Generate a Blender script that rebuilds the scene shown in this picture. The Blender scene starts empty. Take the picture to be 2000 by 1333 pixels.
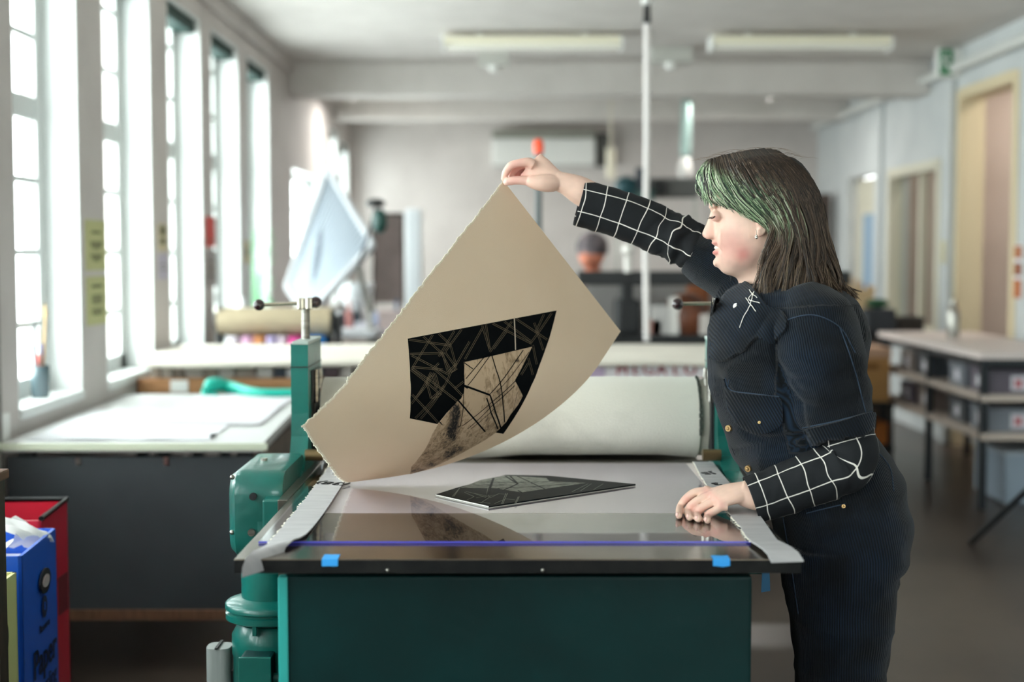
import bpy, bmesh, math, random
import numpy as np
from mathutils import Vector, Matrix, noise, geometry
from mathutils.bvhtree import BVHTree
random.seed(7); RNG = np.random.default_rng(7)
scene = bpy.context.scene
COL = scene.collection
PI = math.pi

# ------------------------------------------------------------------ camera, sky, exposure
CAMH = 1.39; FPX = 2778.0; PITCH = math.atan(171.5 / FPX)
cam_d = bpy.data.cameras.new('camera'); cam = bpy.data.objects.new('camera', cam_d); COL.objects.link(cam)
cam_d.sensor_width = 36.0; cam_d.lens = 36.0 * FPX / 2000.0
cam.location = (0, 0, CAMH); cam.rotation_euler = (PI / 2 - PITCH, 0, 0)
cam_d.dof.use_dof = True; cam_d.dof.focus_distance = 2.93; cam_d.dof.aperture_fstop = 1.9
cam_d.clip_start = .05; cam_d.clip_end = 200
scene.camera = cam
world = bpy.data.worlds.new('overcast_sky'); scene.world = world; world.use_nodes = True
bgn = world.node_tree.nodes['Background']; bgn.inputs[0].default_value = (0.93, 0.985, 1.0, 1); bgn.inputs[1].default_value = 11.8
scene.view_settings.view_transform = 'Standard'; scene.view_settings.look = 'None'
scene.view_settings.gamma = 1.0; scene.view_settings.use_curve_mapping = False
scene.view_settings.exposure = 0.2
try:
    scene.cycles.max_bounces = 12; scene.cycles.diffuse_bounces = 6; scene.cycles.transparent_max_bounces = 16
except Exception: pass

# ------------------------------------------------------------------ measuring: pixel ray -> point in the room
cp, sp = math.cos(PITCH), math.sin(PITCH)
def ray(u, v):
    up = (666.5 - v) / FPX
    return np.array([(u - 1000) / FPX, cp + up * sp, -sp + up * cp])
O = np.array([0, 0, CAMH])
def at(u, v, Y):
    d = ray(u, v); return O + d * (Y / d[1])
def onz(u, v, z):
    d = ray(u, v); return O + d * ((z - CAMH) / d[2])
def zat(v, Y): return float(at(1000, v, Y)[2])
def xat(u, Y, v=666): return float(at(u, v, Y)[0])
def proj(P):
    P = np.asarray(P, float); x, y, z = P[..., 0], P[..., 1], P[..., 2] - CAMH
    d = y * cp - z * sp; uu = y * sp + z * cp
    return np.stack([1000 + FPX * x / d, 666.5 - FPX * uu / d], -1)

# ------------------------------------------------------------------ materials
def lin(c):
    if isinstance(c, str):
        c = [int(c[i:i + 2], 16) for i in (0, 2, 4)]
    return tuple(((x / 255) / 12.92 if x / 255 <= .04045 else ((x / 255 + .055) / 1.055) ** 2.4) for x in c[:3]) + (1,)
MATS = {}
def mat(name, c, rough=.6, metal=0., c2=None, nscale=8., lo=.4, hi=.65, bump=0., bscale=60., spec=.5, coat=0., stretch=None, attr=None, sss=0., sheen=0.):
    if name in MATS: return MATS[name]
    m = bpy.data.materials.new(name); m.use_nodes = True; nt = m.node_tree; L = nt.links
    b = nt.nodes['Principled BSDF']
    b.inputs['Base Color'].default_value = lin(c); b.inputs['Roughness'].default_value = rough; b.inputs['Metallic'].default_value = metal
    b.inputs['Specular IOR Level'].default_value = spec; b.inputs['Coat Weight'].default_value = coat
    if sss: b.inputs['Subsurface Weight'].default_value = sss; b.inputs['Subsurface Radius'].default_value = (.012, .005, .003); b.inputs['Subsurface Scale'].default_value = 1.
    if sheen: b.inputs['Sheen Weight'].default_value = sheen; b.inputs['Sheen Roughness'].default_value = .5
    tc = nt.nodes.new('ShaderNodeTexCoord'); mp = nt.nodes.new('ShaderNodeMapping'); L.new(tc.outputs['Object'], mp.inputs[0])
    if stretch: mp.inputs['Scale'].default_value = stretch
    src = None
    if attr:
        a = nt.nodes.new('ShaderNodeAttribute'); a.attribute_name = attr; src = a.outputs['Color']; L.new(src, b.inputs['Base Color'])
    if c2 is not None:
        n = nt.nodes.new('ShaderNodeTexNoise'); n.inputs['Scale'].default_value = nscale; n.inputs['Detail'].default_value = 6; L.new(mp.outputs[0], n.inputs['Vector'])
        r = nt.nodes.new('ShaderNodeMapRange'); r.inputs['From Min'].default_value = lo; r.inputs['From Max'].default_value = hi; L.new(n.outputs['Fac'], r.inputs['Value'])
        x = nt.nodes.new('ShaderNodeMix'); x.data_type = 'RGBA'; x.inputs[6].default_value = lin(c); x.inputs[7].default_value = lin(c2)
        if src: L.new(src, x.inputs[6])
        L.new(r.outputs[0], x.inputs[0]); L.new(x.outputs[2], b.inputs['Base Color'])
    if bump:
        n2 = nt.nodes.new('ShaderNodeTexNoise'); n2.inputs['Scale'].default_value = bscale; n2.inputs['Detail'].default_value = 4; L.new(mp.outputs[0], n2.inputs['Vector'])
        bp = nt.nodes.new('ShaderNodeBump'); bp.inputs['Strength'].default_value = bump; bp.inputs['Distance'].default_value = .01
        L.new(n2.outputs['Fac'], bp.inputs['Height']); L.new(bp.outputs[0], b.inputs['Normal'])
    MATS[name] = m; return m
def glass(name, tint=(1, 1, 1), refl=1.0, rough=.0, ior=1.45):
    m = bpy.data.materials.new(name); m.use_nodes = True; nt = m.node_tree; nt.nodes.clear(); L = nt.links
    o = nt.nodes.new('ShaderNodeOutputMaterial'); t = nt.nodes.new('ShaderNodeBsdfTransparent'); g = nt.nodes.new('ShaderNodeBsdfGlossy')
    fr = nt.nodes.new('ShaderNodeFresnel'); fr.inputs[0].default_value = ior; mu = nt.nodes.new('ShaderNodeMath'); mu.operation = 'MULTIPLY'; mu.inputs[1].default_value = refl
    mx = nt.nodes.new('ShaderNodeMixShader'); t.inputs[0].default_value = (*tint, 1); g.inputs['Roughness'].default_value = rough
    ge = nt.nodes.new('ShaderNodeNewGeometry'); iv = nt.nodes.new('ShaderNodeMath'); iv.operation = 'SUBTRACT'; iv.inputs[0].default_value = 1.0; L.new(ge.outputs['Backfacing'], iv.inputs[1])
    m3 = nt.nodes.new('ShaderNodeMath'); m3.operation = 'MULTIPLY'   # the pane reflects at its outer faces only
    L.new(fr.outputs[0], mu.inputs[0]); L.new(mu.outputs[0], m3.inputs[0]); L.new(iv.outputs[0], m3.inputs[1]); L.new(m3.outputs[0], mx.inputs[0]); L.new(t.outputs[0], mx.inputs[1]); L.new(g.outputs[0], mx.inputs[2]); L.new(mx.outputs[0], o.inputs[0])
    MATS[name] = m; return m

# ------------------------------------------------------------------ object helpers (all shapes are given in room coordinates)
def wloc(o):
    p = Vector((0, 0, 0))
    while o is not None: p = p + Vector(o.location); o = o.parent
    return p
def tag(o, label=None, cat=None, group=None, kind=None):
    if label: o['label'] = label
    if cat: o['category'] = cat
    if group: o['group'] = group
    if kind: o['kind'] = kind
    return o
def empty(name, loc, label=None, cat=None, group=None, kind=None):
    o = bpy.data.objects.new(name, None); COL.objects.link(o); o.location = loc; o.empty_display_size = .1
    return tag(o, label, cat, group, kind)
class MB:
    def __init__(s): s.v = []; s.f = []; s.uv = None; s.mi = []; s.cur = 0
    def add(s, vs, fs):
        n = len(s.v); s.v += [tuple(map(float, p)) for p in vs]; s.f += [tuple(i + n for i in f) for f in fs]; s.mi += [s.cur] * len(fs); return s
    def box(s, x0, x1, y0, y1, z0, z1, bev=0., rot=None):
        x0, x1 = min(x0, x1), max(x0, x1); y0, y1 = min(y0, y1), max(y0, y1); z0, z1 = min(z0, z1), max(z0, z1)
        bm = bmesh.new(); bmesh.ops.create_cube(bm, size=1)
        for v in bm.verts: v.co = Vector(((x0 + x1) / 2 + v.co.x * (x1 - x0), (y0 + y1) / 2 + v.co.y * (y1 - y0), (z0 + z1) / 2 + v.co.z * (z1 - z0)))
        if bev: bmesh.ops.bevel(bm, geom=bm.edges[:], offset=min(bev, .49 * min(x1 - x0, y1 - y0, z1 - z0)), segments=2, affect='EDGES', profile=.6)
        if rot:
            c = Vector(((x0 + x1) / 2, (y0 + y1) / 2, (z0 + z1) / 2)); 
            for v in bm.verts: v.co = rot @ (v.co - c) + c
        bm.verts.ensure_lookup_table()
        s.add([v.co[:] for v in bm.verts], [[v.index for v in f.verts] for f in bm.faces]); bm.free(); return s
    def rings(s, R, cap=True, closed=False):
        R = [np.asarray(r, float) for r in R]; n = len(R[0]); m = len(R)
        vs = np.concatenate(R); fs = []
        for i in range(m if closed else m - 1):
            for j in range(n):
                a = i * n + j; b = i * n + (j + 1) % n; c = ((i + 1) % m) * n + (j + 1) % n; d = ((i + 1) % m) * n + j
                fs.append((a, b, c, d))
        if cap and not closed: fs.append(tuple(range(n))[::-1]); fs.append(tuple((m - 1) * n + j for j in range(n)))
        return s.add(vs, fs)
    def tube(s, path, rad, n=12, cap=True, flat=None):
        P = np.asarray(path, float); m = len(P); rad = np.broadcast_to(np.asarray(rad, float), (m,)) if np.ndim(rad) < 2 else rad
        T = np.gradient(P, axis=0); T /= np.linalg.norm(T, axis=1)[:, None] + 1e-12
        up = np.array([0, 0, 1.]) if abs(T[0][2]) < .9 else np.array([0, 1., 0]); R = []
        N = up - T[0] * up.dot(T[0]); N /= np.linalg.norm(N); 
        for i in range(m):
            N = N - T[i] * N.dot(T[i]); N /= np.linalg.norm(N); B = np.cross(T[i], N)
            a = np.arange(n) * 2 * PI / n
            R.append(P[i] + rad[i] * (np.cos(a)[:, None] * N + np.sin(a)[:, None] * B * (flat if flat else 1)))
        return s.rings(R, cap)
    def cyl(s, c0, c1, r0, r1=None, n=24): return s.tube([c0, (np.array(c0) + np.array(c1)) / 2, c1], [r0, (r0 + (r0 if r1 is None else r1)) / 2, r0 if r1 is None else r1], n)
    def lathe(s, c, prof, n=32, axis='z'):
        R = []
        for r, h in prof:
            a = np.arange(n) * 2 * PI / n
            if axis == 'z': R.append(np.stack([c[0] + r * np.cos(a), c[1] + r * np.sin(a), np.full(n, c[2] + h)], -1))
            elif axis == 'x': R.append(np.stack([np.full(n, c[0] + h), c[1] + r * np.cos(a), c[2] + r * np.sin(a)], -1))
            else: R.append(np.stack([c[0] + r * np.cos(a), np.full(n, c[1] + h), c[2] + r * np.sin(a)], -1))
        return s.rings(R)
    def ball(s, c, r, n=16, sc=(1, 1, 1)):
        pr = [(r * math.sin(PI * (i + .02) / (n + .04)), -r * math.cos(PI * (i + .02) / (n + .04))) for i in range(n + 1)]
        k = len(s.v); s.lathe((0, 0, 0), pr, n * 2)
        for i in range(k, len(s.v)): v = s.v[i]; s.v[i] = (c[0] + v[0] * sc[0], c[1] + v[1] * sc[1], c[2] + v[2] * sc[2])
        return s
    def prism(s, poly, d):   # poly: 3-D planar points, d: extrusion vector
        P = np.asarray(poly, float); n = len(P); d = np.asarray(d, float)
        return s.add(np.concatenate([P, P + d]), [tuple(range(n))[::-1], tuple(range(n, 2 * n))] + [(i, (i + 1) % n, n + (i + 1) % n, n + i) for i in range(n)])
    def grid(s, G, flip=False):
        G = np.asarray(G, float); a, b = G.shape[:2]
        return s.add(G.reshape(-1, 3), [((i * b + j), (i * b + j + 1), ((i + 1) * b + j + 1), ((i + 1) * b + j))[::(-1 if flip else 1)] for i in range(a - 1) for j in range(b - 1)])
    def build(s, name, m, parent=None, smooth=False, label=None, cat=None, group=None, kind=None, fix=True, angle=None):
        me = bpy.data.meshes.new(name); V = np.array(s.v, float)
        if parent is not None: loc = wloc(parent)
        else: loc = Vector(((V[:, 0].min() + V[:, 0].max()) / 2, (V[:, 1].min() + V[:, 1].max()) / 2, V[:, 2].min()))
        V = V - np.array(loc)
        me.from_pydata(V.tolist(), [], s.f); me.update()
        if fix:
            bm = bmesh.new(); bm.from_mesh(me); bmesh.ops.recalc_face_normals(bm, faces=bm.faces[:]); bm.to_mesh(me); bm.free()
        for mm in (m if isinstance(m, (list, tuple)) else [m]): me.materials.append(mm)
        if any(s.mi): me.polygons.foreach_set('material_index', s.mi)
        if smooth:
            me.polygons.foreach_set('use_smooth', [True] * len(me.polygons))
            try: me.set_sharp_from_angle(angle=math.radians(angle if angle else 45))
            except Exception: pass
        o = bpy.data.objects.new(name, me); COL.objects.link(o)
        if parent is not None: o.parent = parent
        else: o.location = loc
        return tag(o, label, cat, group, kind)
def build(name, mb, m, parent=None, **k): return mb.build(name, m, parent, **k)
def smooth_path(P, n=8):
    P = np.asarray(P, float); out = []
    Q = np.vstack([2 * P[0] - P[1], P, 2 * P[-1] - P[-2]])
    for i in range(1, len(Q) - 2):
        for t in np.arange(n) / n:
            a, b, c, d = Q[i - 1], Q[i], Q[i + 1], Q[i + 2]
            out.append(.5 * ((2 * b) + (-a + c) * t + (2 * a - 5 * b + 4 * c - d) * t * t + (-a + 3 * b - 3 * c + d) * t ** 3))
    out.append(P[-1]); return np.array(out)
def copy_tree(o, parent=None):
    c = o.copy(); COL.objects.link(c); c.parent = parent
    for ch in list(o.children): copy_tree(ch, c)
    return c
def text_mesh(txt, size, depth=.0006):
    cu = bpy.data.curves.new('txt', 'FONT'); cu.body = txt; cu.size = size; cu.extrude = depth; cu.align_x = 'CENTER'; cu.align_y = 'CENTER'; cu.resolution_u = 3
    ob = bpy.data.objects.new('txt', cu); COL.objects.link(ob)
    dg = bpy.context.evaluated_depsgraph_get(); dg.update(); me = bpy.data.meshes.new_from_object(ob.evaluated_get(dg))
    V = [v.co.copy() for v in me.vertices]; F = [tuple(p.vertices) for p in me.polygons]
    bpy.data.objects.remove(ob); bpy.data.curves.remove(cu); bpy.data.meshes.remove(me); return V, F
def put_text(mb, txt, size, org, ex, ey, bold=0):
    V, F = text_mesh(txt, size); ex = Vector(ex).normalized(); ey = Vector(ey).normalized(); ez = ex.cross(ey)
    mb.add([Vector(org) + ex * v.x + ey * v.y + ez * v.z for v in V], F)
    if bold:
        for k in (-1, 1): mb.add([Vector(org) + ex * (v.x + k * bold) + ey * v.y + ez * v.z for v in V], F)
    return mb

M_wall = mat('painted_wall', 'c9c2be', .75, c2='c0b9b5', nscale=3, bump=.08, bscale=90)
M_wall2 = mat('painted_wall_right', 'c3c6c6', .7, c2='b9bdbe', nscale=3, bump=.05, bscale=90)
M_reveal = mat('white_reveal_paint', 'dde0de', .5)
M_ceil = mat('ceiling_paint', 'cfcac5', .8, c2='c8c3be', nscale=4)
M_floor = mat('worn_brown_floor', '3a302a', .35, c2='564a41', nscale=2.2, lo=.35, hi=.7, bump=.05, bscale=30, stretch=(1, .6, 1))
M_white = mat('white_paint', 'e6e6e2', .45)
M_frame = mat('window_frame_paint', 'c8cac8', .5)
M_black = mat('black_paint', '141618', .45)
M_dgreen = mat('dark_green_blind', '05302a', .7)
M_steel = mat('brushed_steel', 'b9b6ae', .28, 1., c2='8d8a84', nscale=20, stretch=(1, 1, 6))
M_wood = mat('pine_wood', 'a9764c', .55, c2='8a5c38', nscale=6, stretch=(1, 8, 8))
M_dwood = mat('brown_wood', '6d4b35', .6, c2='553826', nscale=10, stretch=(6, 1, 1))
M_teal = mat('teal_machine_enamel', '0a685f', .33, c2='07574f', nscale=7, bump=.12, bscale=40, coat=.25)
M_teal_shaded = mat('dark_teal_machine_enamel', '022c2c', .45, c2='022525', nscale=5, bump=.1, bscale=35, coat=.0, spec=.22)  # same enamel, with the shade of the press front put into its colour
M_glass = glass('window_glass', (.97, 1, .985), .6)
M_cream = mat('cream_felt', 'e2dfd2', .95, c2='cfcbbd', nscale=7, bump=.5, bscale=250)
# ------------------------------------------------------------------ the room
XL, XR, YB, YF, ZC = -1.7, 3.2, -3.2, 15.0, 2.86
SILL, WTOP = .845, 2.655
WZ = [(-2.6, -1.88), (-1.5, -.78), (-.4, .32), (.7, 1.42), (1.7, 2.42), (2.78, 3.5), (3.82, 4.5), (4.88, 5.60), (5.96, 6.73), (7.08, 7.82), (8.11, 8.88), (9.2, 9.98)]
FARW = [(11.06, 12.75, .9, 2.05), (13.35, 13.85, .9, 2.57), (14.2, 14.75, .9, 2.5)]
MB().box(XL - .6, XR + 1.5, YB - .2, YF + .2, -.12, 0).build('floor', M_floor, kind='structure')
MB().box(XL - .3, XR + 1.5, YB - .2, YF + .2, ZC, ZC + .2).build('ceiling', M_ceil, kind='structure')
w = MB(); OUT = XL - .22
allw = [(a, b, SILL, WTOP) for a, b in WZ] + FARW
y = YB
for a, b, z0, z1 in allw:
    w.box(OUT, XL, y, a, 0, ZC); w.box(OUT, XL, a, b, 0, z0); w.box(OUT, XL, a, b, z1, ZC); y = b
w.box(OUT, XL, y, YF + .2, 0, ZC); w.build('wall_left', M_wall, kind='structure')
MB().box(XL, XR, YF, YF + .2, 0, ZC).build('wall_far', M_wall, kind='structure')
# right wall with openings: door opening, interior window, two doorways further back
ops = [(9.12, 10.22, 0, 2.5), (10.74, 12.1, .8, 2.04), (12.6, 13.6, 0, 2.1)]
w = MB(); y = YB
for a, b, z0, z1 in ops:
    w.box(XR, XR + .16, y, a, 0, ZC); w.box(XR, XR + .16, a, b, z1, ZC)
    if z0 > 0: w.box(XR, XR + .16, a, b, 0, z0)
    y = b
w.box(XR, XR + .16, y, YF, 0, ZC); w.build('wall_right', M_wall2, kind='structure')
w = MB().box(XR + 1.3, XR + 1.45, 3.2, YF, 0, ZC).box(XR + .16, XR + 1.3, 10.42, 10.52, 0, ZC).box(XR + .16, XR + 1.3, 12.3, 12.4, 0, ZC).build('wall_side_rooms', mat('side_room_paint', 'c4b4a8', .8, c2='b8a89c', nscale=2), kind='structure')
# wall behind the camera, with one unseen window added for front fill
w = MB(); FILLWIN = [(.9, 2.3)]; x = XL
for a, b in FILLWIN:
    w.box(x, a, YB - .2, YB, 0, ZC); w.box(a, b, YB - .2, YB, 0, .9); w.box(a, b, YB - .2, YB, 2.5, ZC); x = b
w.box(x, XR + 1.5, YB - .2, YB, 0, ZC); w.build('wall_back', M_wall, kind='structure')
# left windows: glazed frame, white reveals, sill, rolled blind
def portal(c, sx, sy, rot):
    l = bpy.data.lights.new('daylight_portal', 'AREA'); l.shape = 'RECTANGLE'; l.size = sx; l.size_y = sy
    o = bpy.data.objects.new('daylight_portal', l); COL.objects.link(o); o.location = c; o.rotation_euler = rot
    l.cycles.is_portal = True
GX = XL - .15
for i, (a, b, z0, z1) in enumerate(allw):
    r = empty('window_%d' % (i + 1), (XL, (a + b) / 2, z0), kind='structure')
    f = MB(); t = .045
    f.box(GX - .03, GX + .02, a, a + t, z0, z1).box(GX - .03, GX + .02, b - .09, b, z0, z1).box(GX - .03, GX + .02, a, b, z0, z0 + t * 1.6).box(GX - .03, GX + .02, a, b, z1 - t, z1)
    if z1 > 2.6:
        pass
        for k in range(1, 7):
            zz = z0 + (z1 - z0) * k / 6.6; hgt = .045 if k == 4 else .012
            f.box(GX - .02, GX + .015, a, b, zz - hgt, zz + hgt)
    else:
        for k in range(1, 4): zz = z0 + (z1 - z0) * k / 4; f.box(GX - .02, GX + .012, a, b, zz - .012, zz + .012)
    f.build('window_frame', M_frame, r)
    MB().box(GX - .006, GX - .002, a + t, b - t, z0 + t, z1 - t).build('window_pane', M_glass, r)
    MB().box(GX + .02, XL + .002, b - .004, b + .003, z0, z1).box(GX + .02, XL + .002, a - .003, a + .004, z0, z1).box(GX + .02, XL + .002, a, b, z1 - .004, z1 + .002).build('window_reveal', M_reveal, r)
    MB().box(GX + .02, XL + .012, a - .003, b + .003, z0 - .03, z0 + .006, .003).build('window_sill', M_reveal, r)
    if 0 < i and z1 > 2.3: MB().box(GX + .025, XL - .02, a + .01, b - .01, z1 - .075, z1 - .005, .01).build('rolled_blind', M_dgreen, r)
    portal((GX - .03, (a + b) / 2, (z0 + z1) / 2), z1 - z0, b - a, (0, -PI / 2, 0))
for i, (a, b) in enumerate(FILLWIN):
    r = empty('window_%d' % (i + 21), ((a + b) / 2, YB, .9), kind='structure')  # added window out of view, lets in fill from behind the camera
    f = MB().box(a, b, YB - .12, YB - .06, .9, .96).box(a, b, YB - .12, YB - .06, 2.44, 2.5)
    for k in range(5): xx = a + (b - a) * k / 4; f.box(max(a, xx - .025), min(b, xx + .025), YB - .12, YB - .06, .9, 2.5)
    f.build('window_frame', M_frame, r); MB().box(a, b, YB - .095, YB - .09, .96, 2.44).build('window_pane', M_glass, r)
    portal(((a + b) / 2, YB - .15, 1.7), b - a, 1.6, (PI / 2, 0, 0))
# cross beams
MB().box(XL, XR, 10.96, 11.3, 2.60, ZC, .02).build('trim_1', M_ceil, kind='structure')
MB().box(XL, XR, 13.6, 13.85, 2.66, ZC, .02).build('trim_2', M_ceil, kind='structure')
MB().box(XL, XL + .035, 3.2, 15, 2.76, ZC, .01).build('trim_3', M_wall, kind='structure')
# wall trims at the right: pilasters, conduit line, door linings
for n, (y0, dp) in enumerate([(10.3, .05), (12.3, .04), (8.7, .03)]):
    MB().box(XR - dp, XR, y0, y0 + .16, 0, 2.72, .004).build('trim_%d' % (n + 4), M_wall2, kind='structure')
MB().cyl((XR - .07, 5, 2.70), (XR - .07, 14.9, 2.70), .035, n=16).build('trim_7', mat('conduit_paint', 'cfd0cc', .4), smooth=True, kind='structure')
f = MB().box(XR - .012, XR + .17, 9.04, 9.135, 0, 2.55).box(XR - .012, XR + .17, 10.205, 10.28, 0, 2.55).box(XR - .012, XR + .17, 9.135, 10.205, 2.485, 2.56).build('trim_8', mat('yellowed_door_lining', 'd3c3a0', .5), kind='structure')
f = MB().box(XR - .012, XR + .1, 10.66, 10.755, .75, 2.1).box(XR - .012, XR + .1, 12.085, 12.16, .75, 2.1).box(XR - .012, XR + .1, 10.74, 12.1, 2.025, 2.1).box(XR - .03, XR + .1, 10.66, 12.16, .75, .815).box(XR + .05, XR + .09, 11.35, 11.41, .8, 2.04).build('trim_9', mat('cream_lining', 'cfcab8', .5), kind='structure')
r = empty('window_30', (XR + .08, 11.35, .8), kind='structure'); MB().box(XR + .066, XR + .072, 10.74, 12.1, .8, 2.04).build('window_pane', M_glass, r)
dr = empty('door_1', (XR + .1, 13.1, 0), kind='structure')
MB().box(XR + .08, XR + .12, 12.63, 13.57, .01, 2.08, .004).build('door_panel', mat('cream_door', 'cbc6b4', .5), dr)
MB().box(XR + .07, XR + .085, 12.9, 13.3, .75, 1.75).build('door_glass', mat('pale_blue_glass', '9db7cf', .2), dr)
MB().cyl((XR + .03, 12.72, 1.02), (XR + .03, 12.84, 1.02), .01).cyl((XR + .03, 12.72, 1.02), (XR + .08, 12.72, 1.02), .008).build('door_handle', M_steel, dr)
# unseen panel lamps added to brighten the side rooms beyond the right wall
for k, (ya, yb2) in enumerate(((9.3, 9.9), (11.0, 11.6), (12.9, 13.5))):
    r = empty('side_room_lamp', (XR + .75, (ya + yb2) / 2, ZC), ['lit panel lamp in the room behind the nearest doorway', 'lit panel lamp in the room behind the interior window', 'lit panel lamp in the room behind the far door'][k], 'ceiling light', 'panel lamps in the side rooms')
    MB().box(XR + .55, XR + .95, ya, yb2, ZC - .05, ZC - .012, .004).build('panel', M_white, r)
    l = bpy.data.lights.new('panel_light', 'AREA'); l.shape = 'RECTANGLE'; l.size = .36; l.size_y = .5; l.energy = (13, 8, 8)[k]; l.color = (1, .93, .86)
    o = bpy.data.objects.new('panel_light', l); COL.objects.link(o); o.location = (XR + .75, (ya + yb2) / 2, ZC - .056)
# strip lights under the ceiling
M_lampb = mat('lamp_housing_cream', 'efe9d2', .45)
M_lampd = mat('lamp_diffuser', 'eceae0', .25)
def strip_light(u0, u1, Y, label, power=0):
    x0, x1 = xat(u0, Y), xat(u1, Y); xm = (x0 + x1) / 2
    r = empty('strip_light', (xm, Y, ZC), label, 'ceiling light', 'strip lights under the ceiling')
    MB().box(x0, x1, Y - .09, Y + .09, ZC - .085, ZC - .03, .01).build('housing', M_lampb, r)
    MB().box(x0 + .02, x1 - .02, Y - .075, Y + .075, ZC - .115, ZC - .084, .012).build('diffuser', M_lampd, r)
    for k in (-.35, .35): MB().box(xm + k - .02, xm + k + .02, Y - .03, Y + .03, ZC - .035, ZC).build('bracket', M_white, r)
    if power:  # area light added under a far strip to brighten the far wall
        l = bpy.data.lights.new('tube_light', 'AREA'); l.shape = 'RECTANGLE'; l.size = x1 - x0; l.size_y = .14; l.energy = power; l.color = (1, .98, .93)
        o = bpy.data.objects.new('tube_light', l); COL.objects.link(o); o.location = (xm, Y, ZC - .118)
    for s, xx in ((-1, x0), (1, x1)): MB().box(xx - .008, xx + .008, Y - .09, Y + .09, ZC - .12, ZC - .03, .003).build('end_cap', M_white, r)
strip_light(868, 1210, 9.6, 'cream strip light left of the hanging white cable')
strip_light(1383, 1727, 9.6, 'cream strip light on the right, near the exit sign')
strip_light(690, 850, 12.6, 'small far strip light beyond the beam, above the white rack', 32)
strip_light(1370, 1500, 12.6, 'small far strip light beyond the beam, above the green hair', 22)
def junction(u, v, Y, w_, h_, label):
    P = at(u, v, Y); r = empty('junction_box', (P[0], Y, ZC), label, 'ceiling fitting')
    MB().box(P[0] - w_ / 2, P[0] + w_ / 2, Y - .08, Y + .08, ZC - h_, ZC, .01).build('body', mat('fitting_paint', 'bdbdb6', .5), r)
    MB().lathe((P[0], Y, ZC - h_), [(.0, -.04), (.03, -.038), (.045, -.01), (.045, .002)]).build('sensor_dome', M_white, r, smooth=True)
junction(965, 150, 10.4, .22, .12, 'grey ceiling fitting under the left strip light'); junction(1310, 140, 10.3, .3, .11, 'grey ceiling fitting between the two near strip lights')
# hanging cable from a ceiling track
Pc = at(1262, 300, 7.6); r = empty('pendant_cable', (Pc[0], 7.6, ZC), 'white hanging power cable running from ceiling to bench', 'cable')
MB().box(Pc[0] - .055, Pc[0] + .03, 7.3, 8.1, ZC - .03, ZC, .006).build('ceiling_track', mat('track_pinkish', 'b5a6a0', .6), r)
MB().cyl((Pc[0], 7.6, ZC - .16), (Pc[0], 7.6, ZC - .03), .03).build('ceiling_rose', M_white, r, smooth=True)
MB().cyl((Pc[0], 7.6, ZC - .26), (Pc[0], 7.6, ZC - .16), .022, .016).build('black_plug', M_black, r, smooth=True)
MB().tube([(Pc[0], 7.6, ZC - .25), (Pc[0] + .004, 7.6, 2.0), (Pc[0], 7.6, 1.4), (Pc[0] + .01, 7.6, .92)], .017, 10).build('cable_sleeve', mat('cable_white', 'e4dedc', .5), r, smooth=True)
# exit sign
r = empty('exit_sign', (XR - .1, 10.28, 2.66), 'green and white exit sign box high on the right wall', 'sign')
MB().box(XR - .17, XR - .002, 10.2, 10.29, 2.64, 2.85, .008).build('housing', M_white, r)
MB().box(XR - .165, XR - .075, 10.19, 10.201, 2.655, 2.835).build('green_panel', mat('exit_green', '0e7a48', .4), r)
g = MB(); sx = XR - .12; q = 10.188; zq = 2.745
g.ball((sx, q, zq + .055), .011, 8, (1, .2, 1)).tube([(sx, q, zq + .043), (sx - .006, q, zq)], .008, 6).tube([(sx - .006, q, zq), (sx - .024, q, zq - .02), (sx - .018, q, zq - .05)], .006, 6).tube([(sx - .006, q, zq), (sx + .012, q, zq - .025), (sx + .024, q, zq - .05)], .006, 6).tube([(sx - .024, q, zq + .015), (sx, q, zq + .038), (sx + .022, q, zq + .015)], .005, 6)
g.build('pictogram', M_white, r)

# notices on the piers of the window wall
def notice(name, u0, u1, v0, v1, color, label, lines, cat='notice', hot=None):
    ya = XL / ((u0 - 1000) / FPX); yb = XL / ((u1 - 1000) / FPX); ya, yb = ya * 1.0, yb * 1.0
    ym = (ya + yb) / 2; z0 = CAMH + (495 - v1) / FPX * ym; z1 = CAMH + (495 - v0) / FPX * ym
    r = empty(name, (XL, ym, z0), label, cat)
    MB().box(XL, XL + .003, ya, yb, z0, z1).build('paper', mat('paper_' + color, color, .8), r)
    t = MB(); W = yb - ya; Hh = z1 - z0
    for cy, hh, wd in lines: t.box(XL + .003, XL + .004, ym - W * wd / 2, ym + W * wd / 2, z0 + Hh * (cy - hh / 2), z0 + Hh * (cy + hh / 2))
    if lines: t.build('print', mat('notice_ink', '55583a', .8) if hot is None else hot, r)
ln = [(.76, .05, .45), (.56, .025, .6), (.52, .025, .56), (.48, .025, .5), (.44, .02, .3), (.30, .025, .6), (.26, .025, .5), (.22, .02, .36), (.18, .02, .2)]
notice('wall_notice', 168, 208, 431, 528, 'b9b983', 'upper yellow-green notice on the pier between the first two windows', ln)
notice('wall_notice', 168, 208, 540, 634, 'b9b983', 'lower yellow-green notice on the pier between the first two windows', [(.80, .06, .5), (.6, .03, .5), (.55, .03, .5), (.5, .03, .5), (.45, .03, .45), (.32, .03, .5), (.27, .03, .5), (.22, .03, .45)])
notice('wall_notice', 310, 327, 438, 490, 'c9bd9c', 'small dark-printed cream card on the second pier', [(.75, .35, .6), (.35, .2, .6)])
notice('wall_notice', 309, 328, 497, 546, 'b8b2c2', 'pale lilac sheet below the cream card on the second pier', [(.6, .05, .6), (.4, .05, .6)])
notice('wall_notice', 402, 421, 424, 482, 'd2473f', 'red notice hanging on the third pier', [(.2, .06, .5)])
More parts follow.
